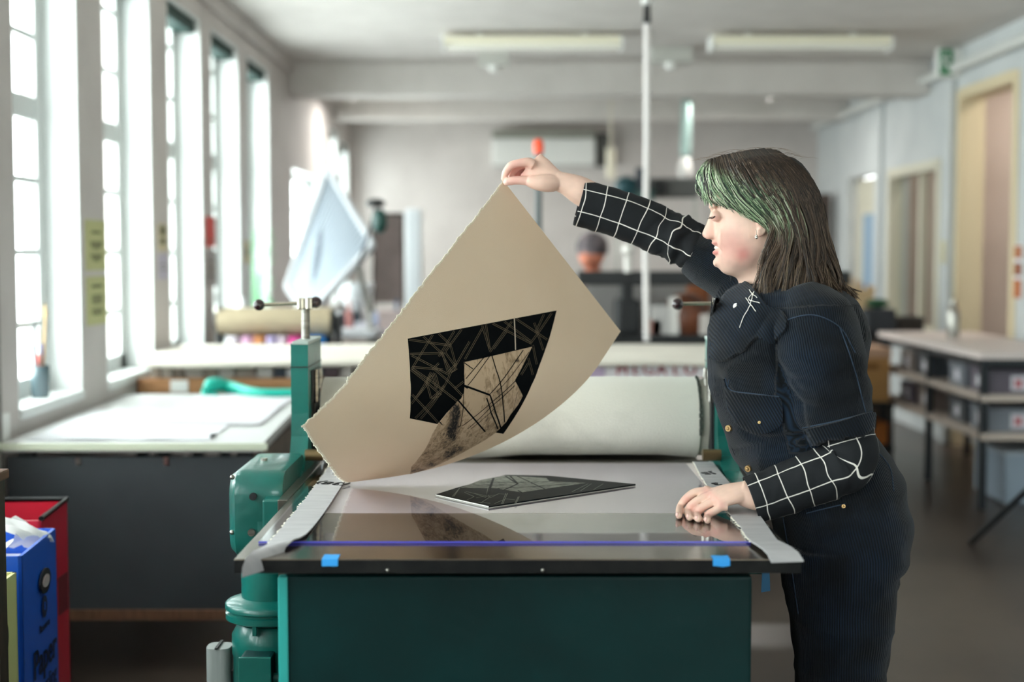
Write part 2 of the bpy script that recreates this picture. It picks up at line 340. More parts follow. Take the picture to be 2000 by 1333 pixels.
notice('wall_notice', 402, 422, 490, 560, 'a39a98', 'grey notice with dark print under the red one', [(.7, .06, .6), (.5, .08, .6), (.3, .08, .5)])
notice('wall_notice', 478, 488, 470, 515, 'b8a77e', 'narrow tan notice on the fourth pier', [(.5, .3, .5)])
# wall socket and conduit at far left
MB().box(XL, XL + .02, 4.62, 4.74, .74, .86, .005).build('wall_socket', M_white, label='white socket box on the wall under the nearest window', cat='socket')
MB().cyl((XL + .02, 4.63, .0), (XL + .02, 4.63, 2.86), .012, n=10).build('wall_conduit', mat('grey_conduit', '8c8a84', .5), smooth=True, label='thin grey conduit running up the wall at the far left edge', cat='pipe')
# ------------------------------------------------------------------ light table on the left
ZT = .775; yF = 4.6; yB = 6.22
M_ttop = mat('white_laminate', 'cfcfce', .35)
r = empty('light_table', (-1.2, 5.3, 0), 'big white-topped work table with dark front panel beside the window wall', 'table')
tl = [(-1.66, yF), (-.81, yF), (-.885, yB), (-1.69, yB)]
b = MB(); b.prism([(x, y, ZT - .032) for x, y in tl], (0, 0, .03)); b.build('table_top', M_ttop, r)
MB().prism([(-1.68, yF - .012, ZT - .024), (-.795, yF - .012, ZT - .024), (-.795, yF - .012, ZT - .002), (-1.68, yF - .012, ZT - .002)], (0, .012, 0)).build('edge_trim', mat('aged_edge_trim', 'cfd3bd', .5), r)
MB().prism([(-1.65, yF + .015, .22), (-.83, yF + .015, .22), (-.83, yF + .015, ZT - .05), (-1.65, yF + .015, ZT - .05)], (0, .02, 0)).build('front_panel', mat('charcoal_panel', '33393d', .55, c2='2c3135', nscale=3), r)
MB().prism([(-.83, yF + .035, .22), (-.85, yB - .5, .22), (-.86, yB - .5, ZT - .05), (-.83, yF + .035, ZT - .05)], (-.02, 0, 0)).build('side_panel', mat('brown_side_panel', '5f544b', .6, c2='77695d', nscale=12), r)
MB().box(-1.66, -.82, yF + .005, yF + .05, .185, .22, .003).build('bottom_rail', M_dwood, r)
for x in (-1.6, -.88):
    for y in (yF + .06, yB - .1): MB().box(x - .025, x + .025, y - .025, y + .025, 0, ZT - .04, .003).build('leg', M_black, r)
for u in (150, 322): P = at(u, 878, yF); MB().box(P[0] - .006, P[0] + .006, yF + .008, yF + .016, ZT - .075, ZT - .05).build('clip', M_steel, r)
def wavy(name, quad, z, m, label, cat, amp=.003, lift=(0, 0, 0, 0), n=24, thick=.0012, kind=None, group=None, fr=7):
    q = [np.array(p, float) for p in quad]; G = np.zeros((n + 1, n + 1, 3))
    for i in range(n + 1):
        for j in range(n + 1):
            s, t = i / n, j / n; p = (1 - s) * (1 - t) * q[0] + s * (1 - t) * q[1] + s * t * q[2] + (1 - s) * t * q[3]
            l = (1 - s) * (1 - t) * lift[0] + s * (1 - t) * lift[1] + s * t * lift[2] + (1 - s) * t * lift[3]
            h = max(0, noise.noise((p[0] * fr, p[1] * fr, z * 9))) * amp
            G[i, j] = (p[0], p[1], z + .0006 + h + l)
    b = MB(); k = n + 1; b.grid(G); b.grid(G + np.array([0, 0, thick]), True)
    V = G.reshape(-1, 3)
    for seq in ([(i, 0) for i in range(k)], [(i, n) for i in range(k)], [(0, j) for j in range(k)], [(n, j) for j in range(k)]):
        for a, c in zip(seq[:-1], seq[1:]):
            ia, ic = a[0] * k + a[1], c[0] * k + c[1]; b.f.append((ia, ic, ic + k * k, ia + k * k)); b.mi.append(0)
    return b.build(name, m, smooth=True, label=label, cat=cat, kind=kind, group=group)
M_news = mat('newsprint', 'd6d6da', .8)
wavy('newsprint_sheet', [(-1.6, 4.66), (-1.0, 4.66), (-1.02, 5.5), (-1.62, 5.5)], ZT, M_news, 'large white sheet lying at the front of the light table', 'paper', .006)
wavy('tissue_sheet', [(-1.3, 5.1), (-.9, 5.05), (-.93, 6.1), (-1.35, 6.12)], ZT + .003, mat('tissue', 'cdcbcf', .8), 'crinkled tissue sheet at the back half of the light table', 'paper', .008)
g = MB(); gp = smooth_path([onz(400, 762, ZT + .03), onz(420, 752, ZT + .045), onz(450, 757, ZT + .03), onz(500, 768, ZT + .02), onz(572, 768, ZT + .02)])
g.tube(gp, np.interp(np.linspace(0, 1, len(gp)), [0, .15, .4, .7, 1], [.012, .034, .03, .022, .018]), 14)
for k in range(3): g.tube(smooth_path([onz(400 + 4 * k, 760, ZT + .02), onz(396 + 8 * k, 766, ZT + .012), onz(402 + 10 * k, 772, ZT + .01)]), .009, 8)
g.build('rubber_glove', mat('turquoise_rubber', '13b5a2', .4), smooth=True, label='turquoise rubber glove lying at the far edge of the white table', cat='glove')
MB().cyl(onz(413, 852, ZT + .008), onz(420, 850, ZT + .008), .006).build('pencil_stub', M_black, label='tiny dark stub on the front edge of the white table', cat='pencil')
# brush jar on the nearest window sill
P = at(107, 765, 5.28); P[0] = XL - .065; zs = SILL + .006
r = empty('brush_jar', (P[0], 5.3, zs), 'glass jar of paintbrushes on the nearest window sill', 'jar')
MB().lathe((P[0], 5.3, zs), [(.0, .0), (.03, .0), (.034, .02), (.036, .12), (.033, .12), (.03, .02), (0, .008)]).build('glass', mat('smoky_glass', '5a6a70', .1, spec=.8), r, smooth=True)
for k, (dy, dx, h, c, rr) in enumerate([(-.05, 0, .24, '2a2c33', .004), (-.02, .01, .26, '8b8578', .004), (0, 0, .16, 'cc3b2c', .011), (.02, -.01, .15, 'e0472f', .008), (.045, .01, .3, 'c9a46a', .004), (.03, 0, .2, '2b4a9a', .005), (-.035, -.01, .2, '30343a', .006)]):
    a = (P[0] + dx * .3, 5.3 + dy * .3, zs + .02); e = (P[0] + dx, 5.3 + dy, zs + h)
    m_ = mat('brush_' + c, c, .5); bb = MB().cyl(a, e, rr, rr * .8, 10)
    if k in (0, 4): bb.lathe((e[0], e[1], e[2]), [(rr, -.005), (rr * 1.8, .015), (rr * .4, .05)], 8)
    bb.build('brush', m_, r, smooth=True)
# potted plant and pale bottle on a far sill
P = (XL - .06, 9.7, SILL + .006); r = empty('potted_plant', P, 'small leafy green plant on the fifth window sill', 'plant')
MB().lathe(P, [(0, 0), (.04, 0), (.055, .1), (.05, .1), (.04, .09), (0, .09)]).build('pot', M_white, r, smooth=True)
pl = MB()
for k in range(26):
    a = random.uniform(0, 6.28); h = random.uniform(.2, .75); e = (P[0] + .06 + .05 * math.cos(a), P[1] + .13 * math.sin(a), P[2] + h)
    pl.tube(smooth_path([(P[0], P[1], P[2] + .08), ((P[0] + e[0]) / 2, (P[1] + e[1]) / 2, P[2] + h * .7), e], 4), [.002] * 9, 4)
    for q in range(3):
        b2 = random.uniform(0, 6.28); L = .05; o = np.array(e) - np.array([0, 0, q * .05]); d = np.array([math.cos(b2), math.sin(b2), -.3]) * L; s_ = np.array([-math.sin(b2), math.cos(b2), .1]) * .018
        pl.add([o, o + d * .5 + s_, o + d, o + d * .5 - s_], [(0, 1, 2, 3)])
pl.build('foliage', mat('leaf_green', '4c9a5e', .5), r, fix=False)
r = MB().lathe((-1.60, 8.42, .93), [(0, 0), (.045, 0), (.05, .04), (.05, .12), (.03, .16), (.02, .2), (0, .2)]).build('plastic_bottle', mat('milky_plastic', 'f0f2f4', .3), smooth=True, label='milky white bottle standing by the third pier', cat='bottle')

# ------------------------------------------------------------------ long bench behind the press (cream blankets, wooden rail, banner)
zB = zat(694, 6.5); yb0 = 6.42; xb1 = 1.05
r = empty('long_press_bed', (-.3, 6.9, 0), 'long bench covered with cream blankets running behind the green press', 'bench')
MB().box(-1.66, xb1, yb0 + .002, 7.3, .79, .825).build('shelf_board', M_dwood, r)
MB().box(-1.69, xb1, yb0 - .03, yb0, .757, .825, .004).build('wooden_rail', mat('warm_wood_rail', 'b07f56', .5, c2='96683f', nscale=5, stretch=(1, 8, 8)), r)
MB().box(-1.69, xb1, yb0 - .02, yb0, .70, .757).build('lower_rail', M_black, r)
MB().box(-1.54, -1.46, yb0 - .034, yb0 - .03, .765, .818).build('paper_label', M_white, r)
for x in (-1.6, -.3, .9):
    for y in (6.5, 7.2): MB().box(x - .03, x + .03, y - .03, y + .03, 0, .79, .004).build('leg', M_black, r)
# stacks of folded cloth and boards under the blanket, one by one
x = -1.64; k = 0; cols = ['8f857b', '9b938b', '7a7068', 'a79f98', '8b8279', 'b7b2ad', '968b82', 'c0bcb8', '3a4450', 'b5b4b6', '4a525c', 'a8a39e', 'c7c2bd', '9a8f88']
while x < -.74:
    wd = random.uniform(.05, .11)
    MB().box(x, x + wd - .006, yb0 + .01, 6.95, .826, .878 - random.uniform(0, .008), .008).build('boxed_file', mat('file_' + cols[k % 14], cols[k % 14], .8), label='%s box file in the row under the cream blanket, %s' % (['grey-brown', 'warm grey', 'umber', 'light grey', 'taupe', 'pale grey', 'beige-grey', 'whitish', 'slate blue', 'silver grey', 'dark slate', 'stone grey', 'off-white', 'dusty brown'][k % 14], ['leftmost of the row', 'second from the left', 'third from the left', 'fourth from the left', 'fifth from the left', 'sixth from the left', 'seventh from the left', 'eighth from the left', 'ninth from the left', 'tenth from the left', 'eleventh from the left', 'twelfth from the left', 'thirteenth from the left', 'fourteenth from the left', 'fifteenth', 'sixteenth', 'seventeenth', 'eighteenth', 'nineteenth', 'twentieth', 'last'][k]), cat='box', group='box files under the cream blanket')
    x += wd; k += 1
# the blanket on top
n = 60; G = []
for i in range(n + 1):
    X = -1.68 + (xb1 + 1.68) * i / n; row = []
    prof = [(yb0 - .045, zB - .037), (yb0 - .052, zB - .030), (yb0 - .045, zB - .014), (yb0 - .02, zB - .006), (yb0 + .05, zB), (6.8, zB + .004), (7.25, zB + .003), (7.32, zB - .03)]
    lift = .012 * math.exp(-((X + 1.5) / .25) ** 2)
    for yy, zz in prof: row.append((X, yy + .006 * noise.noise((X * 3, yy * 4, 0)), zz + .007 * noise.noise((X * 2.2, yy * 2, 3)) - (lift if zz < zB - .025 else 0)))
    G.append(row)
bl = MB(); G = np.array(G); bl.grid(G); bl.grid(G - np.array([0, -.004, .006]), True)
bl.build('cream_blanket', mat('cream_blanket', 'dfd8cc', .95, c2='d3ccc0', nscale=3), r, smooth=True)
MB().box(-.62, xb1, yb0 - .012, yb0 + .25, .826, zB - .03).build('white_banner', mat('banner_white', 'dfd9dc', .7), r)
zc = zat(723, yb0)
xs = [1215, 1242, 1266, 1292, 1321, 1348]
for ch, u in zip('MEGALO', xs): put_text(MB(), ch, .070, (xat(u, yb0), yb0 - .014, zc), (1, 0, 0), (0, 0, 1), .0025).build('banner_letter', mat('banner_red', 'bf3f52', .6), r, fix=False)
MB().box(-.62, -.43, yb0 - .016, yb0 - .012, .83, .88).build('violet_patch', mat('violet_print', 'b48fc0', .7), r)
for u, v, c, lb in [(648, 705, '3b2b30', 'dark'), (1165, 722, 'b7a3bd', 'pale violet')]:
    P = at(u, v, yb0); MB().box(P[0] - .035, P[0] + .035, yb0 - .02, yb0 - .012, .83, .88, .003).build('printed_patch', mat('patch_' + c, c, .7), r)

# ------------------------------------------------------------------ second press with tan roll, and its tins
yR = 7.9; zr0 = zat(674, yR)
r = empty('proofing_press', (-1.2, yR + .3, 0), 'proofing press with a tan paper roll behind the cream bench', 'press')
MB().box(-1.66, -.95, yR - .12, yR + .55, zr0 - .06, zr0 - .02, .005).build('press_bed', M_dwood, r)
for x in (-1.6, -1.0):
    for y in (yR, yR + .5): MB().box(x - .03, x + .03, y - .03, y + .03, 0, zr0 - .06, .003).build('leg', M_black, r)
zc = zat(628, yR); x0, x1 = -1.63, xat(648, yR)
MB().tube([(x0, yR, zc), (x0 + .3, yR, zc), (x1 - .3, yR, zc), (x1, yR, zc)], [.078] * 4, 32).build('tan_roll', mat('kraft_tan', 'a89a80', .85, c2='9b8d74', nscale=4, stretch=(.4, 8, 8)), r, smooth=True)
for x in (x0 - .0, x1 + .002): MB().lathe((x, yR, zc), [(.001, -.018), (.06, -.018), (.064, 0), (.06, .018), (.001, .018)], 24, 'x').build('end_disc', M_black, r, smooth=True)
for x in (x0 - .0, x1 + .03): MB().box(x - .012, x + .022, yR - .05, yR + .05, zr0 - .02, zc + .035, .008).build('bracket', M_black, r)
MB().lathe((x0, yR - .03, zc + .05), [(0, 0), (.03, .0), (.03, .03), (0, .035)]).build('tension_knob', M_steel, r, smooth=True)
MB().box(x0 + .05, x1, yR + .02, yR + .06, zr0 - .02, zc - .07).build('back_rail', M_black, r)
for u, c, w_, lb in [(455, 'd8cfd6', .035, 'whitish'), (485, 'c99ab6', .04, 'pale pink'), (507, 'c98552', .04, 'orange-brown'), (530, 'b7a9cf', .035, 'lilac'), (552, 'd0bfca', .03, 'dusty pink'), (580, 'c0347f', .05, 'magenta'), (617, '2f8fe0', .055, 'bright blue')]:
    X = xat(u, yR - .12); P = (X, yR - .1, zr0 - .02); q = empty('ink_tin', P, '%s ink tin under the tan roll' % lb, 'tin', 'ink tins under the tan roll')
    MB().lathe(P, [(0, 0), (w_, 0), (w_, .06), (w_ * 1.03, .06), (w_ * 1.03, .066), (w_ * .9, .068), (0, .066)]).build('can', mat('tin_' + c, c, .5), q, smooth=True)
    MB().lathe((P[0], P[1], P[2] + .067), [(0, 0), (w_ * .85, 0), (w_ * .85, .006), (0, .006)]).build('lid', mat('tin_lid_' + c, c, .35), q, smooth=True)

# ------------------------------------------------------------------ tilted white drying rack
yK = 9.0
r = empty('drying_rack', (xat(650, yK), yK, 0), 'white wire drying rack tilted up by the windows', 'rack')
c4 = [at(560, 560, yK + .1), at(640, 330, yK + .3), at(728, 478, yK), at(600, 620, yK - .2)]
A, B, C, D = c4; fr = MB()
for p, q in ((A, B), (B, C), (C, D), (D, A)): fr.tube([p, (p + q) / 2, q], .022 if p is not C else .03, 8)
fr.build('frame', mat('rack_grey', 'bcbec2', .5), r, smooth=True)
for k in range(1, 18):
    t_ = k / 18; p = A + (D - A) * t_; q = B + (C - B) * t_
    sl = MB(); d = (q - p); u_ = (D - A) / np.linalg.norm(D - A) * .013; nn = np.cross(d, u_); nn = nn / np.linalg.norm(nn) * .006
    sl.prism([p - u_, p + u_, q + u_, q - u_], nn); sl.build('slat', mat('rack_white', 'aab4be', .4), r)
MB().prism([A + (0, .05, 0), B + (0, .05, 0), C + (0, .05, 0), D + (0, .05, 0)], (0, .012, 0)).build('backing_mesh', mat('rack_mesh_pale', '6d7680', .7), r)
MB().box(xat(575, yK) , xat(735, yK), yK - .1, yK + .4, .86, .9, .004).build('base', mat('rack_grey', 'bcbec2', .5), r)
for x in (xat(585, yK), xat(725, yK)):
    for y in (yK - .05, yK + .35): MB().box(x - .02, x + .02, y - .02, y + .02, 0, .86).build('leg', M_steel, r)
MB().tube([at(700, 520, yK + .1), at(720, 600, yK + .1), (xat(722, yK), yK + .1, .9)], .02, 8).build('prop', M_steel, r)
# round clamp lamp with dark green bulb body
P = at(738, 425, 8.6); r = empty('clamp_lamp', at(738, 455, 8.6), 'dark green clamp lamp on top of the tilted white rack', 'lamp')
MB().ball(at(742, 432, 8.6), .055, 12, (.85, .8, 1.35)).build('body', mat('bottle_green', '12403a', .3), r, smooth=True)
MB().lathe(at(734, 398, 8.6), [(.0, -.02), (.05, -.02), (.06, .01), (.03, .03), (0, .03)], 20).build('cap', M_black, r, smooth=True)
MB().tube([at(734, 405, 8.6), at(716, 470, 8.75), at(700, 520, 8.85)], .01, 8).build('arm', M_black, r, smooth=True)
# brown-grey board and white column at the back
yq = 11.2; r = empty('pin_board', (xat(770, yq), yq, 0), 'tall grey-brown board standing beside the white column', 'board')
MB().box(xat(730, yq), xat(787, yq), yq, yq + .03, zat(592, yq), zat(420, yq)).build('panel', mat('taupe_board', '857874', .9, c2='7a6e6a', nscale=6), r)
MB().box(xat(728, yq), xat(790, yq), yq - .004, yq + .034, zat(422, yq), zat(416, yq)).box(xat(728, yq), xat(732, yq), yq - .004, yq + .034, 0, zat(416, yq)).box(xat(786, yq), xat(790, yq), yq - .004, yq + .034, 0, zat(416, yq)).build('board_frame', M_black, r)
MB().box(xat(793, 12), xat(822, 12), 12, 12.25, 0, zat(408, 12), .01).build('white_cabinet', mat('cabinet_white', 'd9dee2', .5), label='narrow tall white cabinet right of the grey-brown board', cat='cabinet')
# round white lamp/ bowls and clutter on a far bench
yc = 9.9; zt = .87
r = empty('far_bench', (-.9, yc + .3, 0), 'cluttered far bench seen between the press screw and the raised sheet', 'bench')
MB().box(-1.5, -.2, yc - .25, yc + .9, zt - .04, zt, .004).build('bench_top', mat('bench_top_lilac', 'cfc6cc', .5), r)
for x in (-1.45, -.25):
    for y in (yc - .2, yc + .8): MB().box(x - .025, x + .025, y - .025, y + .025, 0, zt - .04).build('leg', M_black, r)
def lathe_thing(name, u, v, Y, prof, m, label, cat, z=None):
    P = at(u, v, Y); zz = z if z is not None else P[2]
    return MB().lathe((P[0], Y, zz), prof).build(name, m, smooth=True, label=label, cat=cat)
def bottle(h, r_): return [(0, 0), (r_, 0), (r_ * 1.05, h * .1), (r_, h * .55), (r_ * .4, h * .72), (r_ * .35, h), (0, h)]
lathe_thing('ceramic_bowl', 695, 560, yc, [(0, 0), (.04, 0), (.11, .1), (.13, .2), (.12, .2), (.1, .1), (0, .03)], mat('bowl_white', 'eef3f5', .3), 'big white bowl on the far bench below the rack', 'bowl', zt + .11)
MB().box(xat(705, yc) - .08, xat(705, yc) + .12, yc - .1, yc + .2, zt, zt + .11, .006).build('carton', mat('carton_grey', 'cfc8c8', .8), label='pale grey carton holding up the white bowl', cat='box')
lathe_thing('round_jar', 655, 590, yc - .1, [(0, 0), (.05, 0), (.07, .05), (.06, .1), (.03, .12), (0, .12)], mat('jar_white', 'f4f4f2', .3), 'small round white jar on the far bench', 'jar', zt)
for u, c, h, lb in [(668, '2b3340', .16, 'dark slate'), (683, 'b0706a', .2, 'dull pink'), (697, '1f2a35', .18, 'near-black'), (640, 'c8b9a0', .13, 'sand-coloured'), (735, '9aa7c7', .12, 'pale blue'), (775, '2f4a73', .2, 'navy')]:
    lathe_thing('squeeze_bottle', u, 640, yc - .15, bottle(h, .03), mat('bottle_' + c, c, .4), '%s bottle on the far bench' % lb, 'bottle', zt)
MB().box(xat(745, yc), xat(790, yc), yc - .2, yc + .1, zt, zt + .13, .006).build('carton', mat('carton_pink', 'cfbcb8', .8), label='pinkish carton on the far bench near the board', cat='box')
MB().box(xat(700, yc), xat(740, yc), yc - .22, yc - .02, zt, zt + .05, .006).build('paper_stack', mat('stack_white', 'd9d6de', .8), label='low white paper stack on the far bench', cat='paper')

# ------------------------------------------------------------------ far wall equipment
r = empty('air_conditioner', (xat(1065, 14.8), 14.9, zat(330, 14.9)), 'wide white wall-mounted air conditioner on the far wall', 'air conditioner')
MB().box(xat(962, 14.9), xat(1160, 14.9), 14.75, 15.0, zat(325, 14.9), zat(272, 14.9), .02).build('body', mat('ac_grey', 'dcdcd8', .5), r)
MB().box(xat(962, 14.9), xat(1160, 14.9), 14.7, 15.0, zat(271, 14.9), zat(258, 14.9), .01).build('top_grille', mat('ac_dark', '8b8b80', .6), r)
MB().box(xat(1163, 14.9), xat(1186, 14.9), 14.8, 15.0, zat(325, 14.9), zat(262, 14.9), .01).build('wall_speaker', mat('speaker_dark', '4a4a46', .6), label='dark wall box just right of the air conditioner', cat='speaker')
Yd = 12.8; P = at(1193, 300, Yd)
MB().cyl((P[0], Yd, zat(350, Yd)), (P[0], Yd, zat(290, Yd)), .04).cyl((P[0], Yd, zat(290, Yd)), (P[0], Yd, ZC), .008).build('hanging_tube', mat('tube_cream', 'cfc8b4', .5), smooth=True, label='short cream tube hanging above the dark press', cat='tube')
r = empty('extractor_duct', (xat(1335, Yd), Yd, ZC), 'silvery green extractor duct hanging from the ceiling left of the green hair', 'duct')
MB().cyl((xat(1336, Yd), Yd, zat(305, Yd)), (xat(1338, Yd), Yd, ZC), .048).build('pipe', mat('duct_green', '8fa5a0', .35, .5), r, smooth=True)
MB().ball((xat(1335, Yd), Yd, zat(330, Yd)), .06, 12, (1, 1, 2.1)).build('white_nozzle', mat('nozzle_white', 'd9d6d2', .4), r, smooth=True)
Ym = 11.5
r = empty('etching_hood', (xat(1245, Ym), Ym, zat(400, Ym)), 'dark blue-green hood and motor above the far press', 'machine')
MB().ball((xat(1222, Ym), Ym, zat(366, Ym)), .1, 12, (1, 1, .9)).build('hood_body', mat('petrol_blue', '1d4a52', .4), r, smooth=True)
MB().box(xat(1240, Ym), xat(1262, Ym), Ym - .05, Ym + .1, zat(375, Ym), zat(328, Ym), .015).build('motor', mat('navy_dark', '232b38', .4), r)
MB().box(xat(1235, Ym), xat(1275, Ym), Ym - .05, Ym + .2, zat(395, Ym), zat(370, Ym), .015).build('arm_block', mat('grey_green', '3a5a56', .4), r)
MB().box(xat(1265, Ym), xat(1370, Ym), Ym + .2, Ym + .45, zat(384, Ym), zat(345, Ym), .02).build('wall_shelf', mat('shelf_grey', '6b6c6a', .6), r)
MB().box(xat(1275, Ym), xat(1300, Ym), Ym + .1, Ym + .2, zat(380, Ym), zat(350, Ym), .01).build('gauge', M_black, r)
for x in (1210, 1365): MB().box(xat(x, Ym) - .015, xat(x, Ym) + .015, Ym + .3, Ym + .33, 0, zat(384, Ym)).build('post', M_steel, r)
# grey pole with orange cap
Yp = 7.5; P = at(1052, 300, Yp); r = empty('marker_pole', (P[0], Yp + .05, 0), 'slim dark grey pole with a bright orange cap behind the raised hand', 'pole')
MB().cyl((P[0], Yp + .05, .06), (P[0], Yp + .05, zat(295, Yp)), .0175, n=16).build('pole', mat('pole_grey', '4d5658', .5), r, smooth=True)
MB().lathe((P[0], Yp + .05, zat(300, Yp)), [(0, 0), (.024, .002), (.028, .03), (.026, .06), (.016, .078), (0, .08)]).build('orange_cap', mat('orange_plastic', 'ff5a33', .4), r, smooth=True)
MB().lathe((P[0], Yp + .05, 0), [(0, 0), (.14, 0), (.14, .02), (.03, .06), (0, .06)]).build('base', M_black, r, smooth=True)

# ------------------------------------------------------------------ dark far press with stored things
yk = 8.2
r = empty('black_press', (.85, yk + .3, 0), 'big black press frame behind the cream bench', 'press')
MB().box(xat(1128, yk), xat(1660, yk), yk, yk + .12, zat(558, yk), zat(530, yk), .01).build('cross_beam', M_black, r)
MB().box(xat(1110, yk), xat(1640, yk), yk + .02, yk + .8, .5, zat(655, yk), .01).build('base_block', M_black, r)
MB().box(xat(1206, yk), xat(1252, yk), yk + .05, yk + .3, zat(655, yk), zat(585, yk), .02).build('gear_housing', M_black, r)
MB().box(xat(1215, yk), xat(1238, yk), yk + .05, yk + .2, zat(590, yk), zat(556, yk), .01).build('column', M_black, r)
for u in (1120, 1560): MB().box(xat(u, yk) - .03, xat(u, yk) + .03, yk + .1, yk + .2, .0, zat(545, yk), .01).build('upright', M_black, r)
MB().box(xat(1150, yk), xat(1600, yk), yk + .35, yk + .38, zat(650, yk), zat(560, yk)).build('back_plate', mat('press_back_grey', '9b9795', .6), r)
MB().cyl((xat(1225, yk), yk - .02, zat(532, yk)), (xat(1225, yk), yk - .02, zat(500, yk)), .02).ball((xat(1225, yk), yk - .02, zat(488, yk)), .035, 10).build('grip', mat('grip_white', 'e6e2dc', .4), r, smooth=True)
zk = zat(655, yk)
lb = MB().lathe((xat(1345, yk), yk + .15, zk), [(0, 0), (.1, 0), (.13, .05), (.135, .12), (.1, .2), (.05, .235), (0, .24)]); lb.build('leather_bag', mat('brown_leather', '5a3526', .5, c2='7a4428', nscale=9), smooth=True, label='round brown leather bag on the black press', cat='bag')
MB().box(xat(1355, yk), xat(1400, yk), yk + .31, yk + .42, zk, zk + .28, .02).build('storage_box', mat('rust_box', '96552d', .6), label='rust-orange box behind the brown bag on the black press', cat='box')
for u, c, w_, h_, lb_ in [(1278, 'a8756a', .05, .09, 'salmon-pink'), (1378, 'cfc6c0', .03, .12, 'off-white'), (1290, 'b9b5b2', .05, .17, 'light grey'), (1318, 'd8d4cf', .03, .22, 'whitish')]:
    MB().box(xat(u, yk) - w_, xat(u, yk) + w_, yk + .03, yk + .028 + w_, zk, zk + h_, .006).build('small_carton', mat('carton_' + c, c, .7), label='%s small carton on the black press' % lb_, cat='box')
MB().box(xat(1155, 7.7), xat(1640, 7.7), 7.6, 7.95, .80, .875, .006).build('metal_tray', mat('tray_grey', '8d898c', .4, c2='b5b1b5', nscale=4), label='long grey tray in front of the black press', cat='tray')
MB().box(xat(1150, 7.7), xat(1640, 7.7), 7.55, 8.0, 0, .80, .006).build('base_cabinet', mat('base_cab', '4b4845', .6), label='dark low cabinet carrying the long grey tray', cat='cabinet')
# ------------------------------------------------------------------ tables on the right, shelves and bins
M_top = mat('pale_pink_laminate', 'dccfca', .45); M_leg = mat('dark_table_leg', '1e2429', .4)
r = empty('shelved_table', (2.95, 8.7, 0), 'long black-legged table with two white shelves below, along the right wall', 'table')
X0, XE = 2.53, 3.16; Y0, Y1 = 7.6, 9.75; zt = .855
MB().box(X0 - .02, XE, Y0, Y1, zt - .035, zt, .004).build('table_top', M_top, r)
MB().box(X0 + .01, XE, Y0 + .01, Y1, zt - .075, zt - .035, .003).build('apron', M_leg, r)
for z in (.625, .415): MB().box(X0, XE, Y0 + .03, Y1 + .05, z - .035, z, .004).build('shelf', mat('shelf_birch', 'cfc0b4', .5), r)
for x in (X0 + .02, XE - .03):
    for y in (Y0 + .06, 8.65, Y1 - .03): MB().box(x - .02, x + .02, y - .02, y + .02, 0, zt - .035, .003).build('leg', M_leg, r)
def bin_(x, y, z, w_, d_, h_, c, label, lab=True, red=True):
    q = empty('storage_tub', (x, y, z), label, 'tub', 'storage tubs under the right-hand table')
    MB().prism([(x - w_ / 2 + .01, y - d_ / 2 + .01, z), (x + w_ / 2 - .01, y - d_ / 2 + .01, z), (x + w_ / 2 - .01, y + d_ / 2 - .01, z), (x - w_ / 2 + .01, y + d_ / 2 - .01, z)], (0, 0, .004)).box(x - w_ / 2, x - w_ / 2 + .006, y - d_ / 2, y + d_ / 2, z, z + h_).box(x + w_ / 2 - .006, x + w_ / 2, y - d_ / 2, y + d_ / 2, z, z + h_).box(x - w_ / 2, x + w_ / 2, y - d_ / 2, y - d_ / 2 + .006, z, z + h_).box(x - w_ / 2, x + w_ / 2, y + d_ / 2 - .006, y + d_ / 2, z, z + h_).build('tub', mat('tub_' + c, c, .4), q)
    MB().box(x - w_ / 2 - .008, x + w_ / 2 + .008, y - d_ / 2 - .008, y + d_ / 2 + .008, z + h_ - .002, z + h_ + .012, .003).build('lid', mat('tub_lid_' + c, c, .3), q)
    if lab:
        MB().box(x - w_ / 2 - .003, x - w_ / 2, y - .04, y + .04, z + .03, z + h_ - .03).build('side_label', mat('label_white', 'e9e6ee', .7), q)
        MB().box(x - .055, x + .035, y - d_ / 2 - .004, y - d_ / 2, z + .02, z + h_ - .02).build('front_label', mat('label_white', 'e9e6ee', .7), q)
        if red: MB().box(x - .035, x - .022, y - d_ / 2 - .006, y - d_ / 2 - .004, z + .035, z + h_ - .04).box(x - .015, x + .002, y - d_ / 2 - .006, y - d_ / 2 - .004, z + .035, z + h_ - .04).build('red_marks', mat('label_red', 'c23b46', .7), q)
ys = [7.86, 8.25, 8.9, 9.3]
cc = ['6c6470', '848a94', '5b6168', '9a8f8a']
wh = ['nearest', 'second', 'third', 'farthest']
for k, y in enumerate(ys):
    bin_(X0 + .24, y, .625, .36, .3, .12, cc[k], '%s storage tub on the upper shelf under the right-hand table' % wh[k])
    bin_(X0 + .25, y + .02, .415, .36, .3, .12, cc[(k + 1) % 4], '%s storage tub on the lower shelf under the right-hand table' % wh[k])
lathe_thing('steel_bottle', 1862, 640, 8.9, [(0, 0), (.036, 0), (.038, .02), (.038, .15), (.03, .19), (.018, .205), (.018, .24), (0, .242)], M_steel, 'shiny steel bottle standing on the right-hand table by the wall', 'bottle', zt)
q = empty('floor_tub', (2.99, 8.1, 0), 'pale blue tub standing on the floor beneath the right-hand table', 'tub')
MB().prism([(2.72, 7.78, .01), (3.14, 7.78, .01), (3.14, 8.3, .01), (2.72, 8.3, .01)], (0, 0, .27)).build('tub', mat('tub_blue', 'a9b9c9', .3), q)
MB().box(2.7, 3.15, 7.77, 8.32, .28, .3, .004).build('lid', mat('tub_lid_pale', 'c2ccd6', .3), q)
